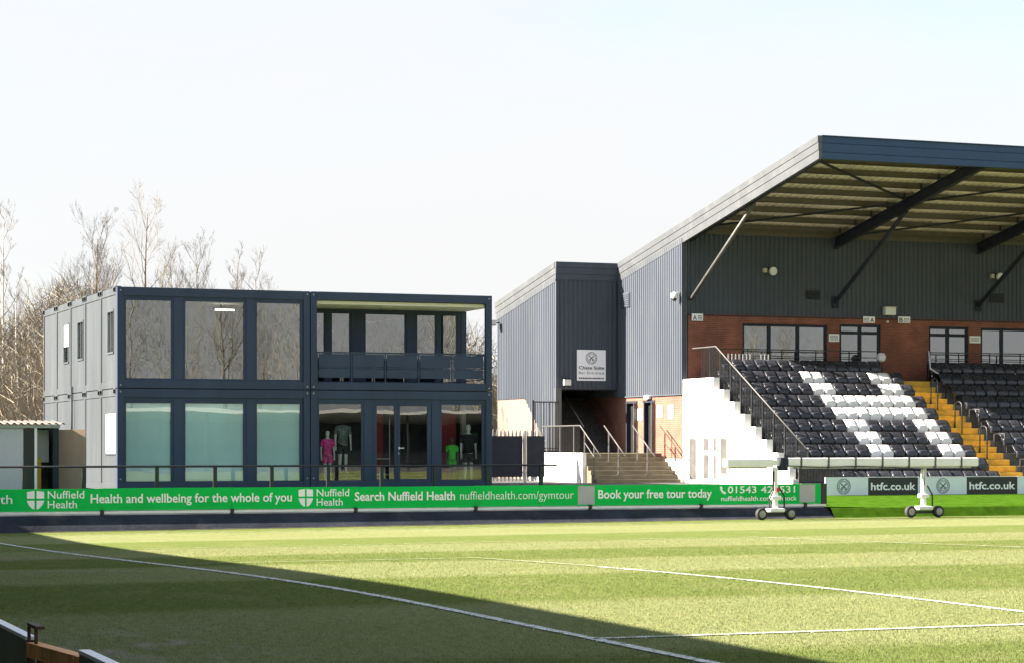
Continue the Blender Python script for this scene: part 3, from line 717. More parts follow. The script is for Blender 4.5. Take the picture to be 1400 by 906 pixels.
# bar room behind the glass
bx('bar_back_wall', 'interior_light', gs, FX0, SXE, 84.0, 84.1, 3.9, 7.0); bx('bar_floor', 'interior_dark', gs, FX0, SXE, YW2+.25, 83.99, 3.95, 4.05); bx('bar_ceiling', 'interior_light', gs, FX0, SXE, YW2+.25, 83.99, 6.85, 6.95)
for xx in (41.3, 42.0, 44.6, 45.2): bx('bar_poster', 'print_white', gs, xx, xx+.32, 80.5, 80.52, 4.5, 5.55)
bx('bar_counter', 'interior_dark', gs, 40, 53, 82.4, 83.0, 4.06, 5.1)
# roof: outer sheet, corrugated soffit, purlins, rafters, struts, bracing
yb_ = 91.5
MB().prism_x([(YF+.05, zr(YF)-.10), (yb_, zr(yb_)-.10), (yb_, zr(yb_)-.03), (YF+.05, zr(YF)-.03)], SX+.02, SXE).build('roof_sheet', 'verge_grey', gs)
b = MB(); x = SX+.06; P_ = .30; k = 0
xs = []
while x < SXE:
    xs += [(x, 0), (x+.16, 0), (x+.19, .045), (x+.27, .045)]; x += P_
for xx, h in xs: b.v += [(xx, YF+.1, zr(YF+.1)-.11-h), (xx, YW2, zr(YW2)-.11-h)]
for i in range(len(xs)-1): b.f.append((2*i, 2*i+1, 2*i+3, 2*i+2))
b.build('soffit_sheet', 'soffit', gs)
for i in range(9):
    y = YF+.55+i*1.2
    if y > YW2-.2: break
    z = zr(y)-.165
    MB().box(SX+.1, SXE, y-.012, y+.012, z-.22, z).box(SX+.1, SXE, y+.012, y+.09, z-.012, z).box(SX+.1, SXE, y-.085, y-.012, z-.22, z-.205).build('purlin', 'purlin', gs)
bx('wall_plate', 'purlin', gs, FX0, SXE, YW2-.12, YW2-.04, zr(YW2)-.42, zr(YW2)-.2)
raf = [43.7, 50.2, 56.7, 63.2, 69.7]
def rafter(xc):
    r = MB()
    p, q = (xc, YW2-.02, zr(YW2)-.62), (xc, YF+.25, zr(YF+.25)-.56)
    r.bar(p, q, .03, .38)
    for dz in (-.19, .19): r.bar((p[0], p[1], p[2]+dz), (q[0], q[1], q[2]+dz), .19, .03)
    o = r.build('rafter', 'steel_dark', gs)
    for i in range(9):
        y = YF+.55+i*1.2
        if y > YW2-.4: break
        bx('purlin_cleat', 'steel_dark', o, xc-.16, xc-.10, y-.05, y+.05, zr(y)-.40, zr(y)-.17)
    s = MB(); s.tube([(xc, YW2-.05, 7.33), (xc, 73.1, zr(73.1)-.80)], .085, 8); s.box(xc-.14, xc+.14, YW2-.08, YW2-.035, 7.1, 7.55); s.build('roof_strut', 'steel_dark', gs)
for xc in raf: rafter(xc)
MB().bar((SX+.32, YW2-.02, zr(YW2)-.58), (SX+.32, YF+.25, zr(YF+.25)-.56), .12, .3).build('edge_rafter', 'steel_dark', gs)
MB().tube([(SX+.34, YW2-.05, 7.3), (SX+.34, 73.15, zr(73.15)-.76)], .07, 8).build('roof_strut', 'steel_grey', gs, smooth=True)
def rz2(y): return zr(y)-.50
for (xa, ya), (xb, yb) in (((SX+.4, YF+1.0), (43.6, 72.9)), ((SX+.4, 77.2), (43.6, 73.2)), ((43.8, 77.8), (50.1, 73.3)), ((43.8, 73.2), (50.1, 68.6))):
    MB().bar((xa, ya, rz2(ya)), (xb, yb, rz2(yb)), .07, .07).build('wind_brace', 'steel_dark', gs)
# fascia: three lapped strips
for z0, z1, dy in ((11.40, 11.62, .00), (11.63, 11.93, .025), (11.94, 12.17, .05)):
    bx('fascia_strip', 'fascia_blue', gs, SX+.102, SXE, YF-.02+dy, YF+.16, z0, z1, bevel=.01)
bx('fascia_cap', 'fascia_blue', gs, SX+.102, SXE, YF-.02, YF+.3, 12.171, 12.20)
# verge: three lapped strips down the roof edge
def verge(x, ya, yb, parent, x2):
    for a, c, d in ((-.02, -.24, .05), (-.245, -.50, .03), (-.505, -.80, .01)):
        MB().prism_x([(ya, zr(ya)+a), (ya, zr(ya)+c), (yb, zr(yb)+c), (yb, zr(yb)+a)], x-d, x2).build('verge_strip', 'verge_grey', parent)
verge(SX-.02, YF-.03, 91.5, gs, SX+.10)
# things fixed to the stand
def sign(name, x0, x1, z0, z1, y, label, big=None, big_left=True, grp=None):
    s = thing(name, ((x0+x1)/2, y, z0), label, 'sign', grp)
    bx('plate', 'sign_white', s, x0, x1, y-.02, y, z0, z1)
    return s

# ------------------------------------------------------------------ lettering
def text_mesh(body, off=0.0, spacing=1.0):
    cu = bpy.data.curves.new('txt', 'FONT'); cu.body = body; cu.offset = off; cu.space_character = spacing; cu.resolution_u = 3
    o = bpy.data.objects.new('txt', cu); col.objects.link(o)
    dg = bpy.context.evaluated_depsgraph_get(); dg.update()
    me = bpy.data.meshes.new_from_object(o.evaluated_get(dg)); bpy.data.objects.remove(o); bpy.data.curves.remove(cu)
    return me
def lettering(parent, body, x0, x1, z0, cap, y, m, off=0.0, name='lettering', spacing=1.0):
    """print body between x0 and x1 on a plane facing -y; z0 baseline, cap = height of a capital"""
    me = text_mesh(body, off, spacing); vs = [v.co.copy() for v in me.vertices]
    a, c = min(v.x for v in vs), max(v.x for v in vs); wl_ = world_loc(parent)
    kx = (x1-x0)/(c-a); kz = cap/.70
    for v, co in zip(me.vertices, vs): v.co = (x0+(co.x-a)*kx-wl_.x, y-wl_.y, z0+co.y*kz-wl_.z)
    me.materials.clear(); me.materials.append(MAT[m]); o = bpy.data.objects.new(name, me); col.objects.link(o); o.parent = parent; return o
def crest(parent, cx, cz, r, y, m='print_black'):
    b = MB(); b.annulus_y(cx, cz, r*.92, r, y).annulus_y(cx, cz, r*.62, r*.68, y)
    for i in range(22):
        if i in (5, 16): continue
        t = 2*math.pi*i/22; ct, st_ = math.cos(t), math.sin(t); w = r*.045
        b.face([(cx+ct*r*q-st_*w*k, y, cz+st_*r*q+ct*w*k) for q, k in ((.73, -1), (.87, -1), (.87, 1), (.73, 1))])
    for sg in (-1, 1):
        p0, p1 = (cx+sg*r*.42, cz+r*.36), (cx-sg*r*.18, cz-r*.16); d = Vector((p1[0]-p0[0], p1[1]-p0[1])); d.normalize(); nx, nz = -d.y*r*.06, d.x*r*.06
        b.face([(p0[0]+nx, y-.001*sg, p0[1]+nz), (p0[0]-nx, y-.001*sg, p0[1]-nz), (p1[0]-nx, y-.001*sg, p1[1]-nz), (p1[0]+nx, y-.001*sg, p1[1]+nz)])
        for q in (.05, .2):
            ex, ez = p0[0]+d.x*r*q, p0[1]+d.y*r*q; b.face([(ex, y-.002, ez), (ex+d.x*r*.1, y-.002, ez+d.y*r*.1), (ex+d.x*r*.1+sg*r*.14, y-.002, ez+d.y*r*.1+r*.10), (ex+sg*r*.14, y-.002, ez+r*.10)])
        b.annulus_y(cx-sg*r*.26, cz-r*.28, r*.08, r*.17, y-.003, 16)
    return b.build('crest', m, parent)
def small_lines(parent, x0, x1, z0, z1, y, n, m='print_black', seed=1):
    rnd = random.Random(seed); b = MB()
    for i in range(n):
        z = z1-(z1-z0)*(i+.5)/n; h = (z1-z0)/n*.25; x = x0
        while x < x1-.01:
            w = rnd.uniform(.03, .08); e = min(x1, x+w); b.face([(x, y, z-h), (e, y, z-h), (e, y, z+h), (x, y, z+h)]); x = e+.02
    return b.build('small_print', m, parent)
for (x0, x1, z0, z1, ch, left, lab, hi) in ((37.47, 37.94, 6.49, 6.76, 'A', True, 'white block sign with letter A at the left end of the stand', .05), (44.93, 45.45, 6.55, 6.80, 'A', False, 'white block sign with letter A above the double window by the yellow stairs', .04), (46.51, 47.05, 6.58, 6.83, 'B', True, 'white block sign with letter B on the stand brickwork', .04)):
    s = sign('block_sign', x0, x1, z0, z1, YW2-.055, lab, grp='block signs')
    a = (x0+.04, x0+.21) if left else (x1-.21, x1-.04); c = (x0+.26, x1-.03) if left else (x0+.03, x1-.26)
    lettering(s, ch, a[0], a[1], z0+.03, .17, YW2-.079, 'print_black', .02); small_lines(s, c[0], c[1], z0+.03, z1-.05, YW2-.079, 3, seed=int(x0))
for x0, x1, z0, z1, lab in ((43.43, 43.88, 5.80, 6.10, 'small white notice between the triple and double stand windows'), (49.83, 50.33, 5.85, 6.13, 'small white notice between the two right-hand stand windows')):
    s = sign('wall_notice', x0, x1, z0, z1, YW2-.004, lab, grp='wall notices'); small_lines(s, x0+.05, x1-.05, z0+.05, z1-.05, YW2-.028, 4, seed=int(x0*3))
def floodlight(x, y, z, label):
    t = thing('floodlight', (x, y, z), label, 'floodlight', 'floodlights under the roof')
    MB().lathe([(.17, -.30), (.17, -.26), (.10, -.10), (.05, -.02)], (x+.08, y, z), 'y', 16).build('reflector', 'beige_lamp', t, smooth=True)
    MB().lathe([(.155, -.315), (.155, -.30)], (x+.08, y, z), 'y', 16).build('lens', 'lamp_glass', t)
    bx('gearbox', 'beige_lamp', t, x-.28, x-.12, y-.2, y-.02, z-.05, z+.12, bevel=.02); MB().bar((x-.2, y-.1, z+.14), (x+.2, y-.1, z+.14), .03, .03).bar((x, y-.1, z+.14), (x, y, z+.14), .03, .03).build('bracket', 'steel_dark', t)
floodlight(40.75, YW2-.02, 8.45, 'beige round floodlight on the cladding above the triple window')
floodlight(51.0, YW2-.02, 8.5, 'beige round floodlight on the cladding at the right edge')
for x0, x1, z0, z1, lab in ((42.42, 43.01, 7.42, 7.77, 'black louvre vent on cladding left of the middle roof strut'), (50.74, 51.4, 7.49, 7.86, 'black louvre vent on cladding near the right edge')):
    t = thing('louvre_vent', (x0, YW2-.02, z0), lab, 'vent', 'louvre vents on the stand'); bx('backing', 'black_metal', t, x0, x1, YW2-.03, YW2-.016, z0, z1)
    for i in range(6): z = z0+(z1-z0)*(i+.3)/6; MB().bar((x0, YW2-.045, z), (x1, YW2-.045, z), .05, .012, (0, -.5, 1)).build('slat', 'steel_dark', t)
t = thing('wall_lamp_box', (45.82, YW2-.03, 6.85), 'cream box lamp on the cladding above the block A sign', 'lamp'); bx('housing', 'offwhite', t, 45.82, 46.31, YW2-.26, YW2-.02, 6.87, 7.17, bevel=.03); bx('hood', 'beige_lamp', t, 45.80, 46.33, YW2-.28, YW2-.02, 7.172, 7.20)
MB().lathe([(.03, -.07), (.05, -.05), (.05, 0)], (46.05, YW2-.005, 6.62), 'y', 12).build('wall_sensor', 'offwhite', loc=(46.05, YW2, 6.62))
tag(bpy.data.objects['wall_sensor'], 'tiny white sensor on the brick below the cream lamp box', 'sensor')
t = thing('dome_camera', (SX-.1, 78.6, 7.3), 'white dome security camera on the corner of the stand cladding', 'camera')
bx('arm', 'white_paint', t, SX-.28, SX-.04, 78.62, 78.72, 7.50, 7.58, bevel=.01); MB().lathe([(.09, .18), (.13, .16), (.14, 0), (.11, -.02)], (SX-.26, 78.66, 7.36), 'z', 18).build('housing', 'white_paint', t, smooth=True); MB().lathe([(.10, 0), (.09, -.06), (.04, -.11)], (SX-.26, 78.66, 7.34), 'z', 18).build('dome', 'black_metal', t, smooth=True)
t = thing('side_louvre_vent', (SX-.03, 83.5, 7.3), 'grey louvre vent high on the side cladding beside the entrance block', 'vent'); bx('frame', 'cladding', t, SX-.06, SX-.036, 83.35, 84.3, 7.28, 7.88)
for i in range(7): bx('slat', 'cladding', t, SX-.085, SX-.061, 83.4, 84.25, 7.31+i*.078, 7.36+i*.078)
for ya, yb, z0, z1, lab in ((81.70, 82.0, 2.92, 3.30, 'white paper notice between the two side doors'),):
    pass
for i, (ya, yb, z0, z1, lab) in enumerate(((82.18, 82.62, 2.75, 3.20, 'white notice on brick between the two dark side doors'), (80.25, 80.78, 2.85, 3.30, 'white notice just right of the nearer side door'), (79.25, 79.75, 2.78, 3.30, 'larger white notice on sunlit brick near the white wall'))):
    t = thing('side_notice', (SX-.02, ya, z0), lab, 'sign', 'notices on the side brickwork'); bx('plate', 'sign_white', t, SX-.022, SX-.004, ya, yb, z0, z1); MB().box(SX-.028, SX-.0225, ya+.05, yb-.05, z0+.1, z0+.13).box(SX-.028, SX-.0225, ya+.05, yb-.08, z0+.2, z0+.23).build('small_print', 'print_black', t)
t = thing('bulkhead_lamp', (SX-.1, 81.3, 3.6), 'small white bulkhead lamp above the nearer side door', 'lamp'); bx('housing', 'offwhite', t, SX-.16, SX-.005, 81.3, 81.75, 3.56, 3.72, bevel=.04); bx('bracket', 'steel_dark', t, SX-.02, SX-.004, 81.25, 81.8, 3.54, 3.555)

# ------------------------------------------------------------------ seats
def seat_proto(m):
    root = bpy.data.objects.new('stadium_seat', None); col.objects.link(root); root.empty_display_size = .2
    # local: x across, -y towards the pitch, z up from the terrace
    b = MB(); W = .235
    def shell(rows, th):
        n = 7; k = len(b.v)
        for (y, z, w, cy) in rows:
            for i in range(n):
                u = i/(n-1)*2-1; b.v.append((u*w, y - cy*u*u, z - (.012*u**6 if cy and th < 0 else 0)))
        for (y, z, w, cy) in rows:
            for i in range(n):
                u = i/(n-1)*2-1; b.v.append((u*w, y+abs(th) - cy*u*u, z - (.025*u**6 if cy and th < 0 else 0)))
        m_ = len(rows)
        for q in range(m_-1):
            for i in range(n-1):
                a = k+q*n+i; b.f.append((a, a+1, a+n+1, a+n)); c = a+m_*n; b.f.append((c, c+n, c+n+1, c+1))
        for q in range(m_-1):
            a = k+q*n; c = a+m_*n; b.f.append((a, a+n, c+n, c)); a += n-1; c += n-1; b.f.append((a, c, c+n, a+n))
        for i in range(n-1):
            a = k+i; c = a+m_*n; b.f.append((a, c, c+1, a+1)); a = k+(m_-1)*n+i; c = a+m_*n; b.f.append((a, a+1, c+1, c))
    shell([(.02, .40, W*.94, .0), (.045, .55, W, .008), (.075, .615, W, .010), (.15, .685, W, .012), (.245, .77, W*.98, .012), (.275, .785, W*.94, .01), (.295, .775, W*.88, .01)], -.03)
    o = b.build('backrest', m, None, smooth=True); o.parent = root
    # tipped-up seat pan standing in front of the lower back
    b = MB(); n = 6; rows = [(-.02, .26, W*.80), (-.075, .30, W*.93), (-.085, .42, W*.95), (-.06, .54, W*.95), (-.03, .585, W*.90), (.02, .60, W*.80)]
    for dy in (0, .045):
        for (y, z, w) in rows:
            for k in range(n): u = k/(n-1)*2-1; b.v.append((u*w, y+dy+.008*u*u, z-.02*u**4*(1 if z > .5 else -1)))
    M_ = len(rows)
    for q in range(M_-1):
        for k in range(n-1):
            a = q*n+k; b.f.append((a, a+1, a+n+1, a+n)); c = a+M_*n; b.f.append((c, c+n, c+n+1, c+1))
        a = q*n; c = a+M_*n; b.f.append((a, a+n, c+n, c)); a += n-1; c += n-1; b.f.append((a, c, c+n, a+n))
    for k in range(n-1):
        a = k; c = a+M_*n; b.f.append((a, c, c+1, a+1)); a = (M_-1)*n+k; c = a+M_*n; b.f.append((a, a+1, c+1, c))
    o = b.build('seat_pan', m, None, smooth=True); o.parent = root
    o = MB().box(-.02, .02, .03, .09, 0, .37).box(-.16, .16, .04, .08, .33, .37).box(-.06, .06, -.02, .14, .002, .016).build('bracket', 'black_metal', None); o.parent = root
    return root
ORD = ['', 'first', 'second', 'third', 'fourth', 'fifth', 'sixth', 'seventh', 'eighth', 'ninth', 'tenth', 'eleventh', 'twelfth', 'thirteenth', 'fourteenth', 'fifteenth', 'sixteenth', 'seventeenth']
proto = {'black': seat_proto('black_seat'), 'white': seat_proto('white_seat')}; used = {'black': False, 'white': False}
def place_seat(c, x, y, z, label, group):
    o = copy_tree(proto[c]) if used[c] else proto[c]; used[c] = True
    o.location = (x+random.uniform(-.008, .008), y+random.uniform(-.012, .012), z); o.rotation_euler = (R(random.uniform(-2, 2)), 0, R(random.uniform(-1.8, 1.8))); tag(o, label, 'seat', group)
SP = .49
def is_white(r, i):      # letter H: i counts seats from the aisle (0 = next to it)
    if r in (2, 3, 6, 7, 8): return i in (1, 2, 7, 8)
    if r in (4, 5): return 1 <= i <= 8
    return False
for r in range(1, NR+1):
    ns = 16 if r > 1 else 15
    for i in range(ns):
        if r == 1 and i == 0: continue
        c = 'white' if is_white(r, i) else 'black'
        place_seat(c, 45.43-SP*(i+.5), row_y(r)+.45, row_z(r), f'{c} plastic seat, {ORD[r]} row from the top, {ORD[i+1]} seat left of the yellow stairs', 'seats left of the yellow stairs')
    i = 0
    while True:
        x = 47.12+SP*(i+.5)
        if x > .6675*(row_y(r)+.45)+.9 or i > 12: break
        place_seat('black', x, row_y(r)+.45, row_z(r), f'black plastic seat, {ORD[r]} row from the top, {ORD[i+1]} seat right of the yellow stairs', 'seats right of the yellow stairs'); i += 1
# hoop handrails in the aisle
for k, (r, lab) in enumerate(((3, 'uppermost black hoop handrail on the yellow aisle stairs'), (5, 'middle black hoop handrail on the yellow aisle stairs'), (7, 'lowest black hoop handrail on the yellow aisle stairs'))):
    x, y, z = AX0+.62, row_y(r)+.05, row_z(r); pts = [(x, y+.32, z)]
    pts += [(x, y+.32, z+.85)] + [(x, y+.08+.24*math.cos(t), z+.85+.16*math.sin(t)) for t in (R(30), R(60), R(90), R(120), R(150))] + [(x, y-.16, z+.80), (x, y-.16, z-.22)]
    h = thing('hoop_handrail', (x, y, z), lab, 'handrail', 'hoop handrails in the aisle'); MB().tube(pts, .026, 8).build('rail', 'black_metal', h, smooth=True)
    bx('foot_plate', 'black_metal', h, x-.05, x+.05, y+.27, y+.37, z+.007, z+.02); bx('foot_plate', 'black_metal', h, x-.05, x+.05, y-.21, y-.11, z-.231, z-.218)
# guard rails at the left edge of the right-hand block
for r in range(3, 10, 2):
    x, y, z = AX1+.10, row_y(r), row_z(r); h = thing('row_end_rail', (x, y, z), f'black tube rail at the row end right of the yellow stairs, {ORD[r]} row', 'handrail', 'row end rails')
    MB().tube([(x, y+.05, z), (x, y+.05, z+.72), (x, y+.7, z+.72), (x, y+.7, z)], .022, 8).build('rail', 'black_metal', h, smooth=True); bx('foot_plate', 'black_metal', h, x-.05, x+.05, y+.0, y+.1, z+.001, z+.012)
# railing on the stepped side wall
rl = thing('stepped_side_railing', (SX+.34, 69.2, row_z(10)), 'black railing running down beside the white stepped wall', 'railing')
xr = SX+.34; ya, yb = 76.3, 69.2
MB().tube([(xr, 78.3, 5.43), (xr, ya, 5.43), (xr, yb, 1.62)], .028, 8).build('handrail', 'steel_grey', rl, smooth=True)
def rz_(y): return 5.43 if y > ya else 5.43-(ya-y)*(5.43-1.62)/(ya-yb)
for r in range(1, NR+1):
    y = row_y(r)+.1
    bx('post', 'black_metal', rl, xr-.025, xr+.025, y-.025, y+.025, row_z(r), rz_(y)-.02)
    for q in range(1, 7):
        yy = y+q*.121
        if yy < 78.3: bx('baluster', 'black_metal', rl, xr-.009, xr+.009, yy-.009, yy+.009, row_z(r)+.03, rz_(yy)-.02)
    bx('bottom_rail', 'black_metal', rl, xr-.015, xr+.015, y+.026, y+.82, row_z(r)+.04, row_z(r)+.07)
# walkway rail in front of the windows
def walk_rail(x0, x1, lab):
    rl = thing('walkway_railing', (x0, 77.75, row_z(1)), lab, 'railing', 'walkway railings'); z = row_z(1)
    bx('top_rail', 'black_metal', rl, x0, x1, 77.72, 77.76, z+1.16, z+1.20); bx('mid_rail', 'black_metal', rl, x0, x1, 77.73, 77.755, z+.92, z+.95)
    n = int((x1-x0)/1.25)
    for i in range(n+1): xx = x0+(x1-x0-.04)*i/n; bx('post', 'black_metal', rl, xx, xx+.04, 77.725, 77.757, z, z+1.16)
walk_rail(38.0, 45.4, 'black walkway railing before the triple and double stand windows'); walk_rail(47.4, 54.6, 'black walkway railing before the right-hand stand windows')
# white slatted barrier on the walkway, left
t = thing('white_slatted_barrier', (38.6, 77.5, row_z(1)), 'white slatted barrier standing on the walkway behind the top left seats', 'barrier')
for i in range(12):
    if i in (7, 8): continue
    bx('slat', 'galv', t, 38.55+i*.155, 38.60+i*.155, 77.5, 77.53, row_z(1)+.4, row_z(1)+1.0)
bx('rail', 'white_paint', t, 38.5, 40.4, 77.531, 77.56, row_z(1)+.5, row_z(1)+.56); bx('foot', 'black_metal', t, 38.6, 38.65, 77.3, 77.7, row_z(1), row_z(1)+.399); bx('foot', 'black_metal', t, 40.1, 40.15, 77.3, 77.7, row_z(1), row_z(1)+.399)
# pale bag hung on the railing
b = MB(); b.lathe([(.04, .0), (.16, .06), (.19, .2), (.13, .33), (.03, .36)], (45.25, 77.6, 5.0), 'z', 10); o = b.build('pale_bag', 'pale_bag', loc=(45.25, 77.6, 5.0), smooth=True); tag(o, 'pale lilac cloth bag hung on the railing end by the yellow stairs', 'bag')
# tape across the top of the aisle
b = MB(); b.tube([(47.45, 77.7, 5.45), (47.25, 77.3, 5.1), (47.1, 77.0, 4.75), (47.3, 76.5, 4.45), (47.55, 76.4, 4.3)], .03, 6); tag(b.build('barrier_tape', 'pale_bag', loc=(47.3, 77, 4.3)), 'white barrier tape drooping at the head of the yellow stairs', 'tape')
# dark slatted panel and concrete block at the foot of the side wall
t = thing('timber_slat_panel', (37.4, 68.85, .45), 'dark vertical slat panel at the foot of the white stepped wall', 'fence')
for i in range(13): bx('slat', 'slat_wood', t, 36.85+i*.115, 36.95+i*.115, 68.70, 68.73, .52, .98)
bx('rail', 'slat_wood', t, 36.85, 38.35, 68.731, 68.77, .6, .66); bx('rail', 'slat_wood', t, 36.85, 38.35, 68.731, 68.77, .84, .9); bx('sill_beam', 'steel_dark', t, 36.85, 38.35, 68.69, 68.77, .45, .515)
bx('base_block', 'concrete', t, 36.9, 38.3, 68.5, 68.8, .0, .44)

# ================================================================== ENTRANCE BLOCK AND STAIRS
EX0, EY0, EY1 = 34.4, 84.6, 91.4
eb = thing('entrance_block', (EX0, EY0, .33), 'dark ribbed entrance block with sloping roof beside the stand', 'building')
b = MB(); corr(b, EX0+.02, EY0, 1, 0, SX-.04-EX0-.02, 0, -1, lambda s: 4.05, lambda s: zr(EY0)-.72); b.build('front_cladding', 'cladding', eb)
bx('front_backing', 'dark_concrete', eb, EX0+.06, SX-.04, EY0+.01, EY0+.12, 4.02, zr(EY0)-.2)
def zbl(y): return 3.70 if y > 88.1 else (2.0 + (y-86)*(1.7/2.1) if y > 86 else 1.5)  # slanted foot shapes the cladding like the diagonal shadow edge over the base
b = MB(); corr(b, EX0, EY0+.1, 0, 1, EY1-EY0-.1, -1, 0, lambda s: zbl(EY0+.1+s), lambda s: zr(EY0+.1+s)-.6); b.build('side_cladding', 'cladding', eb)
bx('side_base', 'cream_brick', eb, EX0+.02, EX0+.2, EY0+.25, EY1, .2, 3.9)
MB().prism_x([(EY0+.12, 3.9), (EY1, 3.9), (EY1, zr(EY1)-.3), (EY0+.12, zr(EY0)-.3)], EX0+.02, EX0+.2).build('side_backing', 'dark_concrete', eb)
bx('corner_post', 'verge_grey', eb, EX0-.06, EX0+.19, EY0-.06, EY0+.10, .3, 4.05); bx('corner_trim', 'cladding', eb, EX0-.05, EX0+.10, EY0-.05, EY0+.09, 4.051, zr(EY0)-.81)
MB().prism_x([(EY0+.12, zr(EY0)-.2), (EY1+.1, zr(EY1)-.2), (EY1+.1, zr(EY1)-.05), (EY0+.12, zr(EY0)-.05)], EX0, SX-.04).build('roof_sheet', 'verge_grey', eb)
verge(EX0-.02, EY0+.07, EY1+.1, eb, EX0+.06)
for a, c, d in ((-.02, -.24, .07), (-.245, -.50, .05), (-.505, -.74, .03)): bx('fascia_strip', 'cladding', eb, EX0-.06, SX-.035, EY0-.02-d, EY0+.05, zr(EY0)+c, zr(EY0)+a)
bx('shade_lining', 'black_metal', eb, EX0+.201, EX0+.22, EY0+.26, EY1-.21, .3, 7.2); bx('passage_ceiling', 'black_metal', eb, EX0+.23, SX-.04, EY0+.13, EY1-.21, 6.6, 6.7)  # black lining, ceiling and back wall added to paint the passage in deep shade
bx('back_wall', 'black_metal', eb, EX0+.2, SX, EY1-.2, EY1-.05, .2, zr(EY1)-.3)
bx('opening_lintel', 'steel_dark', eb, EX0+.19, SX-.04, EY0-.045, EY0+.12, 3.98, 4.018)
s = thing('entrance_sign', (35.26, EY0-.06, 4.36), 'white entrance sign with crossed keys crest above the dark stairway', 'sign')
bx('plate', 'sign_white', s, 35.26, 36.52, EY0-.075, EY0-.04, 4.36, 5.60)
crest(s, 35.89, 5.27, .25, EY0-.080); lettering(s, 'Chase Suite', 35.34, 36.45, 4.82, .13, EY0-.080, 'print_black', .022); lettering(s, 'Bar Entrance', 35.34, 36.45, 4.625, .11, EY0-.080, 'print_black', -.004); small_lines(s, 35.34, 36.44, 4.40, 4.52, EY0-.080, 1, seed=5)
t = thing('entrance_lamp', (34.75, EY0-.1, 4.2), 'white box lamp at the left of the dark entrance opening', 'lamp'); bx('housing', 'offwhite', t, 34.64, 34.95, EY0-.22, EY0-.04, 4.16, 4.40, bevel=.02); bx('hood', 'steel_dark', t, 34.63, 34.96, EY0-.24, EY0-.04, 4.402, 4.43)
t = thing('security_light', (EX0-.1, 91.0, 6.9), 'black security floodlight high on the sunlit end of the entrance block', 'floodlight'); bx('arm', 'black_metal', t, EX0-.3, EX0-.05, 90.95, 91.0, 6.95, 7.0)
MB().box(EX0-.5, EX0-.25, 90.8, 91.1, 6.85, 7.08).build('head', 'black_metal', t, bevel=.02); bx('lens', 'lamp_glass', t, EX0-.49, EX0-.27, 90.78, 90.799, 6.87, 7.06)
# stairs
st = thing('entrance_stairs', (33.46, 78.3, .3), 'worn concrete steps with metal handrails climbing to the dark entrance', 'stairs')
for i in range(7):
    z1 = .30+.163*(i+1); y0 = 78.3+.283*i; y1 = y0+.283 if i < 6 else EY0+.25
    bx('step', 'stair_concrete', st, 33.46, 36.93, y0, y1-.002, .05, z1, bevel=.012)
for i in range(13):
    z1 = 1.44+.175*(i+1); y0 = EY0+.25+.27*i; bx('step', 'slat_wood', st, EX0+.23, SX+.002, y0, y0+.268 if i < 12 else EY1-.21, z1-.4, z1, bevel=.012)  # inner steps darkened by colour to go with the passage shade
bx('landing_wall', 'white_render', st, 33.30, 33.458, 79.3, EY0+.2, .1, 1.46); bx('landing_wall', 'white_render', st, 36.935, SX-.001, 78.35, 79.9, .1, 1.22)
def stair_rail(xc, mid=True, top_left=None, m='steel_grey'):
    p = [(xc, 80.0, 2.50), (xc, 77.95, 1.32)]
    if top_left: p = [(xc, top_left, 2.50)]+p
    h = MB().tube(p, .026, 8).build('handrail', m, st, smooth=True)
    for y in (79.55, 78.62):
        zs = .30+.163*(min(6, int((y-78.3)/.283))+1); zt = 2.50-(80.0-y)*(1.18/2.05)
        bx('post', m, h, xc-.022, xc+.022, y-.022, y+.022, zs, zt-.01); bx('foot_plate', m, h, xc-.07, xc+.07, y-.06, y+.06, zs+.0005, zs+.014)
    if mid: MB().tube([(xc, 79.55, 1.85), (xc, 78.62, 1.30)], .016, 6).build('mid_rail', m, h)
    if top_left:
        for y in (80.6, 82.0, 83.4): bx('post', m, h, xc-.022, xc+.022, y-.022, y+.022, 1.44, 2.49)
        for q in range(22): yy = 80.1+q*.155; bx('bar', 'black_metal', h, xc-.008, xc+.008, yy-.008, yy+.008, 1.5, 2.48)
stair_rail(33.5, True, 83.9); stair_rail(34.5, False); stair_rail(35.7, False); stair_rail(36.85, True, m='rust')
MB().tube([(SX-.08, EY0+.4, 2.55), (SX-.08, EY0+3.4, 4.5)], .025, 8).build('handrail', 'rust', st, smooth=True); MB().tube([(35.75, EY0+.4, 2.5), (35.75, EY0+3.0, 4.2)], .025, 8).build('handrail', 'galv', st, smooth=True)
# palisade fence between the cabin and the stairs
pf = thing('palisade_fence', (29.5, 80.2, .33), 'grey palisade fence with dark sheet panels between cabin and steps', 'fence')
i = 0; x = 25.5
while x < 32.1:
    MB().prism_y([(x, .4), (x+.07, .4), (x+.07, 2.22), (x+.035, 2.36), (x, 2.22)], 80.2, 80.215).build('pale', 'galv', pf); x += .155
for z in (.7, 1.9): bx('rail', 'galv', pf, 25.4, 32.15, 80.216, 80.26, z, z+.05)
for x0, x1 in ((25.45, 28.3), (28.4, 31.2), (31.38, 32.1)): bx('sheet_panel', 'steel_dark', pf, x0, x1, 80.17, 80.19, .55, 2.1)
for xx in (28.35, 31.29): bx('post', 'galv', pf, xx-.045, xx+.045, 80.10, 80.165, .3, 2.3)
tg = thing('tall_bar_gate', (33.3, 84.0, .33), 'tall black bar gate at the left of the entrance block', 'gate')
for i in range(9): bx('bar', 'black_metal', tg, 33.22+i*.125, 33.245+i*.125, 84.0, 84.025, 1.2, 3.5)
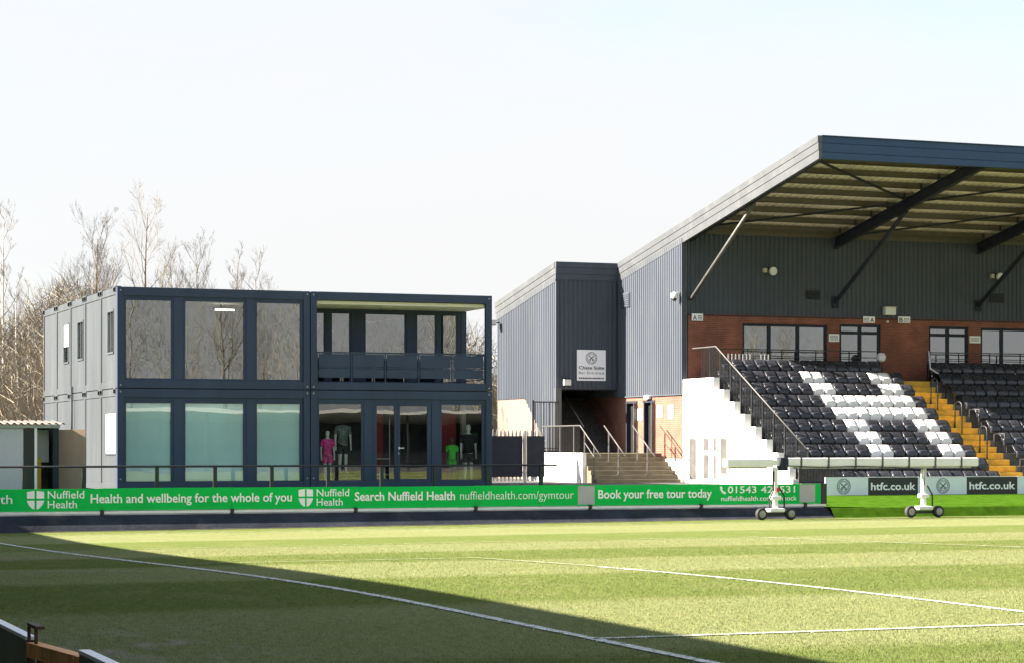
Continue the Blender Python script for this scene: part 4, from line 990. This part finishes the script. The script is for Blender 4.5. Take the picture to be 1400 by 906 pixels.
bx('rail', 'black_metal', tg, 33.2, 34.28, 84.026, 84.06, 3.45, 3.5); bx('rail', 'black_metal', tg, 33.2, 34.28, 84.026, 84.06, 1.6, 1.65); bx('post', 'black_metal', tg, 33.12, 33.19, 84.0, 84.06, .33, 3.55); bx('lower_sheet', 'steel_dark', tg, 33.2, 34.28, 84.061, 84.075, .4, 1.55)

# ================================================================== PITCHSIDE BANNER, RAILS, BOARDS
YBN = 63.3
bn = thing('advertising_banner', (22, YBN, -.2), 'long green advertising banner with white lettering along the pitch side', 'banner')
PX = [3.0, 4.55, 8.28, 12.01, 15.73, 19.41, 23.13, 26.82, 30.54, 34.73]
for k, (a, c) in enumerate(zip(PX, PX[1:])): bx('panel', 'banner_green', bn, a+.003, c-.003, YBN+(k % 2)*.003, YBN+.02, -.075-(k % 3)*.006, .545-(k*7 % 3)*.005)
bx('end_panel', 'board_dark', bn, 34.74, 34.95, YBN, YBN+.02, -.10, .545)
bx('base_rail', 'white_paint', bn, 3.0, 34.9, YBN-.05, YBN+.03, -.165, -.105)
for x in (4.55, 8.28, 12.01, 15.73, 19.41, 23.13, 26.82, 30.54, 34.16):
    p = bx('support_post', 'black_metal', bn, x-.05, x+.05, YBN+.025, YBN+.09, -.2, .54); bx('clamp', 'black_metal', p, x-.055, x+.055, YBN-.07, YBN+.02, -.18, -.06)
yt = YBN-.006; W_ = 'print_white'
def shield(x0, x1, z0, z1):
    b = MB(); w, h = x1-x0, z1-z0; n = 10; cxm = (x0+x1)/2; g = w*.06; zc_ = z0+h*.52
    def zl(u): return z0 + h*.42*(abs(u)**2.2)      # rounded foot
    def ztp(u): return z1 - h*.10*(1-(1-abs(u))**1.0)*.6
    for sgn in (-1, 1):
        us = [i/n for i in range(n+1)]
        lo = [(cxm+sgn*(g+(w/2-g)*u), zl(u)) for u in us]; hi = [(cxm+sgn*(g+(w/2-g)*u), ztp(u)) for u in us]
        for i in range(n):
            a, c = lo[i], lo[i+1]; b.face([(a[0], yt, a[1]), (c[0], yt, c[1]), (c[0], yt, zc_-g), (a[0], yt, zc_-g)])
            a, c = hi[i], hi[i+1]; b.face([(a[0], yt, zc_+g), (c[0], yt, zc_+g), (c[0], yt, c[1]), (a[0], yt, a[1])])
    b.build('shield_logo', W_, bn)
lettering(bn, 'Health', 8.45, 9.54, .135, .25, yt, W_, .004)
for s0, s1, t0, t1 in ((9.94, 10.41, 10.51, 11.52), (17.70, 18.13, 18.24, 19.22)):
    shield(s0, s1, -.02, .49); lettering(bn, 'Nuffield', t0, t1, .27, .215, yt, W_, .004); lettering(bn, 'Health', t0, t0+(t1-t0)*.80, .0, .215, yt, W_, .004)
lettering(bn, 'Health and wellbeing for the whole of you', 11.70, 17.50, .135, .25, yt, W_, .016)
lettering(bn, 'Search Nuffield Health', 19.39, 22.49, .135, .25, yt, W_, .020)
lettering(bn, 'nuffieldhealth.com/gymtour', 22.65, 26.29, .135, .25, yt, W_, -.008)
lettering(bn, 'Book your free tour today', 27.10, 30.92, .135, .26, yt, W_, .020)
lettering(bn, '01543', 31.47, 32.46, .265, .21, yt, W_, .006); lettering(bn, '426531', 32.62, 33.82, .265, .21, yt, W_, .006)
lettering(bn, 'nuffieldhealth.com/cannock', 31.24, 33.88, .02, .15, yt, W_, .004)
MB().prism_y([(31.20, .46), (31.25, .49), (31.29, .42), (31.27, .38), (31.33, .31), (31.38, .31), (31.41, .25), (31.36, .225), (31.28, .27), (31.21, .37)], yt-.002, yt).build('phone_icon', W_, bn)
for a, c in ((26.43, 26.98), (33.98, 34.53)): bx('square_sticker', 'qr_grey', bn, a, c, yt-.002, yt, -.04, .51)
# spectator rail behind the banner
sr = thing('spectator_rail', (18, 65.4, .2), 'black tube spectator rail with posts behind the green banner', 'railing')
MB().tube([(2, 65.4, 1.13), (26.6, 65.4, 1.13)], .032, 8).build('rail', 'black_metal', sr, smooth=True)
for x in (3.5, 5.2, 6.9, 8.5, 10.2, 11.9, 14.02, 15.75, 17.47, 19.21, 20.89, 22.6, 24.31, 26.08): bx('post', 'black_metal', sr, x-.055, x+.055, 65.38, 65.46, .1, 1.10)
# club boards before the stand
xx = 37.48; pat = [(1.67, 'pale'), (1.95, 'dark'), (1.96, 'pale'), (2.06, 'dark'), (1.9, 'pale'), (2.0, 'dark'), (1.9, 'pale'), (2.0, 'dark')]
labs = ['pale blue board with round crest nearest the green banner end', 'dark board with white web address left of the lamp rig mast', 'pale blue board with round crest behind the lamp rig mast', 'dark board with white web address right of the lamp rig mast', 'pale blue board at the right edge of the row']
for i, (w, kd) in enumerate(pat):
    lab = labs[i] if i < len(labs) else f'{kd} club board beyond the right edge, {ORD[i+1]} from the green banner'
    t = thing('club_board', (xx, 68.0, .05), lab, 'board', 'club boards before the stand')
    bx('panel', 'board_pale' if kd == 'pale' else 'board_dark', t, xx+.006, xx+w-.006, 68.0, 68.03, .045, .645)
    bx('top_edge', 'alu', t, xx+.006, xx+w-.006, 67.995, 68.035, .646, .665); bx('leg', 'black_metal', t, xx+w/2-.03, xx+w/2+.03, 68.031, 68.08, -.02, .5)
    if kd == 'pale': crest(t, xx+w*.5+(-.12 if i == 0 else .02), .345, .265, 67.994)
    else: lettering(t, 'htfc.co.uk', xx+.10, xx+w-.09, .22, .25, 67.994, W_, .022)
    xx += w
# wheeled lamp rig on the pitch edge
rg = thing('pitch_lamp_rig', (34.9, 61.3, zp(35, 61.3)), 'white wheeled beam rig standing at the pitch edge before the stand', 'lamp rig')
yr = 61.95
beam = bx('beam', 'white_paint', rg, 32.80, 39.58, yr-.16, yr+.16, 1.08, 1.36, bevel=.05)
bx('lamp_tray', 'galv', beam, 33.1, 39.3, yr-.12, yr+.12, 1.03, 1.078); bx('beam', 'white_paint', rg, 30.68, 32.30, yr-.16, yr+.16, 1.08, 1.33, bevel=.05)
bx('lamp_tray', 'galv', bpy.data.objects['beam.001'] if 'beam.001' in bpy.data.objects else beam, 30.9, 32.1, yr-.12, yr+.12, 1.045, 1.078)
bx('hinge_box', 'steel_dark', rg, 32.53, 32.795, yr-.14, yr+.14, .97, 1.37, bevel=.015)
bx('hinge_arm', 'white_paint', rg, 32.30, 32.53, yr-.08, yr+.08, 1.12, 1.30)
for k in range(7):
    xx_ = 33.2+k*.95; bx('lamp_bracket', 'steel_grey', beam, xx_, xx_+.06, yr-.175, yr+.175, 1.04, 1.372)
MB().tube([(32.7, yr-.18, 1.12), (33.9, yr-.19, 1.07), (35.2, yr-.185, 1.10), (36.4, yr-.19, 1.06), (37.6, yr-.18, 1.0), (37.62, yr-.10, .5)], .014, 6).build('power_cable', 'black_metal', beam, smooth=True)
bx('end_cap', 'steel_grey', beam, 39.581, 39.60, yr-.15, yr+.15, 1.09, 1.35)
for xm, dark in ((32.42, True), (37.65, False)):
    z0 = zp(xm, yr)
    m = bx('mast', 'white_paint', rg, xm-.068, xm+.068, yr-.068, yr+.068, z0+.30, 1.079, bevel=.02)
    bx('collar', 'white_paint', m, xm-.15, xm+.15, yr-.12, yr+.12, z0+.62, z0+.74, bevel=.02); bx('base_block', 'white_paint', m, xm-.26, xm+.26, yr-.16, yr+.16, z0+.24, z0+.36, bevel=.03)
    MB().tube([(xm+.08, yr-.09, z0+1.0), (xm+.26, yr-.09, z0+.72), (xm+.26, yr-.09, z0+.26)], .025, 6).build('hydraulic_arm', 'black_metal', m)
    if dark:
        MB().tube([(xm-.12, yr-.1, z0+1.5), (xm-.12, yr-.1, z0+.9), (xm-.24, yr-.1, z0+.66), (xm-.24, yr-.1, z0+.25)], .03, 6).build('hydraulic_arm', 'black_metal', m); bx('warning_tape', 'red_tape', m, xm-.0, xm+.09, yr-.091, yr-.0855, z0+.86, z0+.98)
    a = MB().bar((xm-.52, yr, z0+.17), (xm+.52, yr, z0+.17), .08, .08).build('axle', 'black_metal', rg)
    for xw in (xm-.5, xm+.5):
        w = MB().lathe([(.10, -.075), (.165, -.075), (.185, -.05), (.185, .05), (.165, .075), (.10, .075)], (xw, yr-.05, z0+.187), 'y', 22).build('wheel', 'rubber', rg, smooth=False)
        MB().lathe([(.03, -.095), (.095, -.082), (.11, -.077)], (xw, yr-.05, z0+.187), 'y', 18).build('rim', 'wheel_rim', w)

# ================================================================== SHED AND PLYWOOD BOARD AT LEFT
sd = thing('pitchside_shed', (9.5, 66.3, .25), 'low shed with corrugated roof and white doors at the left edge', 'shed')
YS = 66.3
for x0, x1 in ((7.3, 8.78), (8.8, 10.31)):
    d = bx('door', 'shed_white', sd, x0, x1, YS, YS+.04, .3, 2.24); bx('handle', 'black_metal', d, x1-1.1 if x0 > 8 else x1-.2, x1-.98 if x0 > 8 else x1-.1, YS-.03, YS, 1.15, 1.2)
bx('dark_post', 'black_metal', sd, 10.312, 10.62, YS-.01, YS+.1, .25, 2.26); bx('white_post', 'white_paint', sd, 10.625, 10.70, YS-.02, YS+.05, .25, 2.26); bx('dark_post', 'steel_dark', sd, 11.16, 11.33, YS-.01, YS+.1, .25, 2.26)
bx('back_wall', 'interior_dark', sd, 7.3, 11.3, 67.9, 67.95, .25, 2.3); bx('end_wall', 'interior_dark', sd, 11.28, 11.33, YS+.1, 67.9, .25, 2.28); bx('end_wall', 'shed_white', sd, 7.25, 7.29, YS, 67.95, .25, 2.3); bx('inner_board', 'shed_white', sd, 10.75, 11.14, YS+.6, YS+.63, 1.25, 2.2); bx('yellow_sack', 'yellow_paint', sd, 10.72, 10.9, YS+.5, YS+.59, .3, 1.4)
bx('eaves_beam', 'galv', sd, 7.2, 11.36, YS-.06, YS-.012, 2.25, 2.34)
b = MB(); ptsx = []; x = 7.15
while x < 11.45: ptsx += [(x, 0), (x+.05, .045), (x+.1, .05), (x+.15, .005)]; x += .2
for xx_, h in ptsx: b.v += [(xx_, YS-.15, 2.35+h), (xx_, 68.05, 2.45+h)]
for i in range(len(ptsx)-1): b.f.append((2*i, 2*i+2, 2*i+3, 2*i+1))
for xx_, h in ptsx: b.v += [(xx_, YS-.15, 2.338+h), (xx_, 68.05, 2.438+h)]
k = 2*len(ptsx)
for i in range(len(ptsx)-1): b.f.append((k+2*i, k+2*i+1, k+2*i+3, k+2*i+2)); b.f.append((2*i, k+2*i, k+2*i+2, 2*i+2))
b.build('corrugated_roof', 'shed_roof', sd)
o = MB().box(-.40, .40, -.012, .012, 0, 1.92).build('plywood_board', 'plywood', loc=(0, 0, 0)); o.location = (11.80, 66.9, .29); o.rotation_euler = (R(-3), 0, R(-20)); tag(o, 'brown plywood sheet leaning beside the shed', 'board')

# ================================================================== NEAR BARRIER (bottom left)
nb = thing('near_pitch_barrier', (1.25, 7.5, 0), 'black boarded pitch barrier with white top and timber frame, nearest the camera', 'barrier')
bx('board', 'board_dark', nb, 1.255, 1.285, 8.0, 12.4, .08, 1.07); bx('top_cap', 'alu', nb, 1.252, 1.288, 8.0, 12.4, 1.07, 1.082)
bx('board', 'board_dark', nb, 1.255, 1.285, 3.2, 6.98, .08, 1.11); bx('top_cap', 'alu', nb, 1.252, 1.288, 3.2, 6.98, 1.11, 1.122)
MB().bar((1.27, 7.96, 1.04), (1.27, 7.04, 1.075), .045, .05).build('timber_rail', 'timber_orange', nb); bx('timber_post', 'timber_orange', nb, 1.25, 1.29, 6.985, 7.035, .05, 1.10)
MB().bar((1.27, 7.62, 1.02), (1.31, 7.42, .02), .045, .07).build('timber_prop', 'timber_orange', nb); MB().bar((1.265, 7.74, 1.02), (1.265, 7.74, .02), .03, .04).build('timber_prop', 'rust', nb)
br = MB().box(1.255, 1.265, 7.97, 7.985, .98, 1.12).box(1.255, 1.265, 7.82, 7.835, 1.05, 1.12).box(1.255, 1.285, 7.80, 7.99, 1.121, 1.132).build('bracket', 'rust', nb)

# ================================================================== STAND BEHIND THE CAMERA (casts the shade over the near pitch)
es = thing('end_stand', (-5, 15, 0), 'roofed end stand behind the near barrier that shades the pitch', 'grandstand')
MB().prism_y([(-9.5, 5.3), (-.72, 5.88), (-.72, 6.0), (-9.5, 5.42)], -30, 66).build('roof_sheet', 'verge_grey', es)
bx('fascia', 'fascia_blue', es, -.76, -.70, -30, 66, 5.72, 6.02)
bx('back_wall', 'cladding', es, -9.5, -9.4, -30, 64, 0, 5.3)
for i in range(5): bx('terrace_step', 'concrete', es, -9.4, -8.0+i*1.3, -30, 64, .0 + (4-i)*.0, .2+(4-i)*.22) if False else bx('terrace_step', 'concrete', es, -9.39+i*.001, -3.2-i*1.25, -30+.01*i, 64-.01*i, .2*i, .2*(i+1)-.002)
for y in range(-28, 66, 8): bx('column', 'steel_dark', es, -2.3, -2.1, y, y+.2, 0, 5.75)
# far side of the ground, seen only mirrored in the glass
os_ = thing('opposite_stand', (40, -14, 0), 'low covered terrace across the pitch mirrored in the cabin windows', 'grandstand')
MB().prism_x([(-19, 3.3), (-12, 3.95), (-12, 4.15), (-19, 3.5)], -2, 85).build('roof_sheet', 'offwhite', os_)
bx('back_wall', 'steel_dark', os_, -2, 85, -19, -18.8, 0, 3.4)
for i in range(5): bx('terrace_step', 'dark_concrete', os_, -2, 85, -18.7, -13-i*1.0, .25*i, .25*(i+1)-.002)
for x in range(0, 86, 7): bx('column', 'steel_dark', os_, x, x+.15, -12.4, -12.25, 0, 3.95)

# ================================================================== BARE TREES AND SCRUB
def bare_tree_meshes(seed, h, spread=.30, r0=.11, first=.22, limbs=20, fork=False):
    rnd = random.Random(seed); T, C = MB(), MB()
    def wob(d, a): return unit(d + Vector((rnd.uniform(-a, a), rnd.uniform(-a, a), rnd.uniform(-a, a)*.5)))
    def branch(p, d, L, r, lev):
        n = 4 if lev < 3 else 3; pts = [p]; q = p; dd = d
        for i in range(n):
            dd = wob(dd, .16); dd = unit(dd + Vector((0, 0, .16 if lev < 3 else .10))); q = q + dd*(L/n); pts.append(q)
        C.tube(pts, [r*(1-.72*i/n) for i in range(n+1)], 4 if lev == 1 else 3, cap=False)
        if lev >= 4: return
        k = {1: rnd.randint(4, 7), 2: rnd.randint(3, 5), 3: rnd.randint(2, 3)}[lev]
        for j in range(k):
            t = rnd.uniform(.2, 1.0); f = t*n; i = min(n-1, int(f)); pp = pts[i].lerp(pts[i+1], f-i)
            ax = unit(pts[i+1]-pts[i]); a = rnd.uniform(0, 6.283); o = ax.orthogonal().normalized(); sd_ = o*math.cos(a) + ax.cross(o)*math.sin(a)
            nd = unit(ax + sd_*rnd.uniform(.5, .95) + Vector((0, 0, .18)))
            branch(pp, nd, L*rnd.uniform(.38, .62)*(1.15-.4*t), max(.0045, r*.5*(1-.5*t)), lev+1)
    def stem(p, d, H, r, nl):
        n = 9; pts = [p]; q = p; dd = d
        for i in range(n):
            dd = unit(wob(dd, .05) + Vector((0, 0, .25))); q = q + dd*(H/n); pts.append(q)
        T.tube(pts, [r*(1-.90*(i/n)**.9) for i in range(n+1)], 7)
        for j in range(nl):
            t = first+(1-first)*(j+rnd.random())/nl; f = min(.999, t)*n; i = int(f); pp = pts[i].lerp(pts[i+1], f-i)
            a = j*2.4+rnd.uniform(-.5, .5); tilt = rnd.uniform(.55, 1.0)
            nd = unit(Vector((math.cos(a)*tilt, math.sin(a)*tilt, rnd.uniform(.75, 1.2))))
            branch(pp, nd, H*spread*(1.15-.75*t)*rnd.uniform(.75, 1.2), max(.016, r*.42*(1.1-t)), 1)
    stem(Vector((0, 0, -.2)), Vector((0, 0, 1)), h, r0, limbs)
    if fork: stem(Vector((0, 0, h*.18)), unit(Vector((.3, .1, 1))), h*.7, r0*.6, limbs*2//3)
    return T, C
tree_kinds = [dict(seed=11, h=11.8, spread=.30, r0=.14, first=.30, limbs=22), dict(seed=23, h=10.6, spread=.36, r0=.15, first=.38, limbs=22, fork=True),
              dict(seed=37, h=10.2, spread=.20, r0=.11, first=.30, limbs=18), dict(seed=41, h=8.4, spread=.34, r0=.10, first=.25, limbs=18, fork=True), dict(seed=59, h=9.0, spread=.22, r0=.095, first=.25, limbs=16)]
tm = []
for kw in tree_kinds:
    T, C_ = bare_tree_meshes(**kw)
    tm.append((T.mesh('trunk'), C_.mesh('crown'), kw['h']))
def tree(kind, x, y, H, rot, bark, label):
    T, C_, h = tm[kind]; k = H/h*.86
    t = thing('bare_tree', (x, y, .33), label, 'tree', 'bare trees behind the cabin building'); t.rotation_euler.z = rot; t.scale = (k, k, k)
    for nm, me, mm in (('trunk', T, bark), ('crown', C_, 'twig')):
        o = bpy.data.objects.new(nm, me); col.objects.link(o); o.parent = t
        if not me.materials: me.materials.append(MAT[mm])
        o.material_slots[0].link = 'OBJECT'; o.material_slots[0].material = MAT[mm]
# x at y: the photo's pixel columns turned into places on the ground behind the cabins
TREES = [(2, 13.85, 95, 12.8, .3, 'birch_bark', 'tall bare birch at the far left edge above the shed'),
         (4, 14.4, 93, 9.4, 1.2, 'birch_bark', 'slender bare birch just right of the leftmost birch'),
         (2, 15.15, 96, 9.3, 2.0, 'birch_bark', 'thin bare birch with pale trunk left of the cabin corner'),
         (4, 15.5, 92, 8.2, 4.1, 'birch_bark', 'short bare birch closest to the left cabin corner'),
         (1, 17.75, 95, 11.9, .8, 'bark', 'broad bare tree with forked crown above the cabin side wall'),
         (0, 19.76, 95, 13.2, 2.2, 'bark', 'tallest bare tree, rising above the front left cabin corner'),
         (3, 16.7, 97, 8.6, 3.0, 'bark', 'low bare tree between the birches and the forked tree'),
         (3, 18.7, 99, 9.4, 5.0, 'bark', 'low bare tree between the forked tree and the tallest tree'),
         (3, 21.3, 97, 10.3, 1.0, 'bark', 'low bare tree just right of the tallest tree'),
         (1, 22.6, 98, 11.2, 2.7, 'bark', 'small bare tree rising above the middle of the left roof'),
         (4, 24.55, 97, 11.2, .5, 'bark', 'thin bare tree over the joint of the cabin roof'),
         (3, 25.9, 99, 10.4, 2.5, 'bark', 'faint low bare tree farthest right above the cabin roof'),
         (3, 28.6, 96, 7.4, 4.0, 'bark', 'bare tree seen through the left balcony windows'),
         (4, 33.1, 95, 7.4, 4.4, 'birch_bark', 'thin bare tree seen between the cabin and the entrance block'),
         (4, 31.8, 94, 7.6, .9, 'birch_bark', 'bare birch seen through the open balcony end')]
for a in TREES: tree(*a)
def scrub(name, x0, x1, y0, y1, n, hmax, m, label, seed, wide=1.0):
    rnd = random.Random(seed); b = MB()
    for i in range(n):
        x, y = rnd.uniform(x0, x1), rnd.uniform(y0, y1)
        if x > 25.5 and 60 < y < 93.5: continue
        if 13 < x < 26 and 60 < y < 82: continue
        top = hmax*(.74+.26*math.sin(x*.9+seed)*math.sin(x*.37+1.3)) if wide else hmax
        z = rnd.random()**1.25*top; L = rnd.uniform(.5, 1.6)
        d = unit(Vector((rnd.gauss(0, .55), rnd.gauss(0, .4), rnd.uniform(.15, 1.3)))); p = Vector((x, y, .3+z)); bend = Vector((rnd.uniform(-.3, .3), rnd.uniform(-.2, .2), -.25*rnd.random()))
        q = p+d*L*.5; e = p+d*L+bend*L*.5; w = rnd.uniform(.007, .015); s_ = unit(d.cross(Vector((rnd.uniform(-.4, .4), 1, .1))))*w
        k = len(b.v); b.v += [tuple(p-s_), tuple(p+s_), tuple(q+s_*.7), tuple(q-s_*.7), tuple(e)]; b.f += [(k, k+1, k+2, k+3), (k+3, k+2, k+4)]
    o = b.build(name, m); tag(o, label, 'scrub', kind='stuff'); return o
scrub('scrub_thicket', 5, 37, 84, 101, 42000, 5.4, 'scrub_twig', 'dense straw brown leafless thicket behind the cabins', 5)
scrub('scrub_patch', 26.0, 41, 94, 101, 22000, 6.6, 'scrub_twig', 'leafless brush filling the gap between cabin and entrance block', 2)
scrub('scrub_crest', 13, 25.2, 91, 100, 22000, 8.3, 'scrub_twig', 'leafless brush showing just above the left cabin roof', 12)
scrub('far_scrub', -20, 90, 104, 122, 30000, 5.5, 'scrub_twig', 'faint leafless brush far behind the thicket', 9)
# woodland across the ground, seen only mirrored in the glass
wl_b = MB(); rnd = random.Random(4)
for i in range(44):
    T, C_, h = tm[i % 5]; x, y = rnd.uniform(-5, 140), rnd.uniform(-125, -85); k = rnd.uniform(1.5, 2.1); a = rnd.uniform(0, 6.28); ca, sa = math.cos(a)*k, math.sin(a)*k
    for me in (T, C_):
        n0 = len(wl_b.v)
        wl_b.v += [(x+ca*v.co.x-sa*v.co.y, y+sa*v.co.x+ca*v.co.y, v.co.z*k) for v in me.vertices]; wl_b.f += [tuple(n0+j for j in p.vertices) for p in me.polygons]
o = wl_b.build('opposite_woodland', 'wood_far'); tag(o, 'bare woodland across the ground mirrored in the upper windows', 'wood', kind='stuff')
scrub('opposite_thicket', -10, 140, -125, -80, 70000, 22.0, 'wood_far', 'brown thicket across the ground mirrored in the upper windows', 6)

# ================================================================== SHORT MOWN GRASS (nearest part of the pitch)
import numpy as np
rg_ = np.random.default_rng(5)
_gy = np.linspace(-6, 63, 400); _gz = np.array([prof(v) for v in _gy])
def zpn(x, y): return np.interp(y, _gy, _gz)*(1 - .2*np.clip((x-9)/27, 0, 1))
def blades(name, x, y, h, w, m, label):
    n = len(x); a = rg_.uniform(0, 2*np.pi, n); z = zpn(x, y); ln = rg_.uniform(.1, .8, n)*h; b = rg_.uniform(0, 2*np.pi, n)
    V = np.empty((n, 3, 3)); dx, dy = np.cos(a)*w/2, np.sin(a)*w/2
    V[:, 0] = np.stack([x-dx, y-dy, z], 1); V[:, 1] = np.stack([x+dx, y+dy, z], 1); V[:, 2] = np.stack([x+np.cos(b)*ln, y+np.sin(b)*ln, z+h], 1)
    me = bpy.data.meshes.new(name); me.vertices.add(3*n); me.vertices.foreach_set('co', V.reshape(-1)); me.loops.add(3*n); me.loops.foreach_set('vertex_index', np.arange(3*n, dtype=np.int32))
    me.polygons.add(n); me.polygons.foreach_set('loop_start', np.arange(0, 3*n, 3, dtype=np.int32)); me.update(calc_edges=True); me.materials.append(MAT[m])
    o = bpy.data.objects.new(name, me); col.objects.link(o); tag(o, label, 'grass', kind='stuff'); return o
N = 460000
gy = 14.5 + 33.5*rg_.random(N)**1.25; gx = gy*rg_.uniform(.10, .76, N)
LN = [(8.0, 2, 8.0, 60.4, .11), (8.0, 18.8, 13.5, 18.8, .08), (13.5, 18.8, 13.5, 31.5, .075)]
keep = np.ones(N, bool)
for x0, y0, x1, y1, w in LN:
    inl = (np.abs(gx-x0) < w/2) & (gy > y0) & (gy < y1) if x0 == x1 else (np.abs(gy-y0) < w/2) & (gx > x0) & (gx < x1)
    keep &= ~(inl & (rg_.random(N) < .8))
gx, gy = gx[keep], gy[keep]
blades('mown_grass', gx, gy, rg_.uniform(.009, .025, len(gx)), rg_.uniform(.005, .009, len(gx)), 'grass_blade', 'short mown grass on the near part of the pitch')
px_, py_ = [], []
for x0, y0, x1, y1, w in LN:
    y1c = min(y1, 48) if x0 == x1 else y1; L = math.hypot(x1-x0, y1c-max(y0, 14.5) if x0 == x1 else 0); n = int(L*w*2600); t = rg_.random(n); q = rg_.normal(0, w*.30, n)
    if x0 == x1: px_.append(x0+q); py_.append(max(y0, 14.5)+(y1c-max(y0, 14.5))*t)
    else: px_.append(x0+(x1-x0)*t); py_.append(y0+q)
px_, py_ = np.concatenate(px_), np.concatenate(py_)
blades('painted_grass', px_, py_, rg_.uniform(.012, .028, len(px_)), rg_.uniform(.006, .011, len(px_)), 'painted_blade', 'white painted grass of the nearest pitch lines')
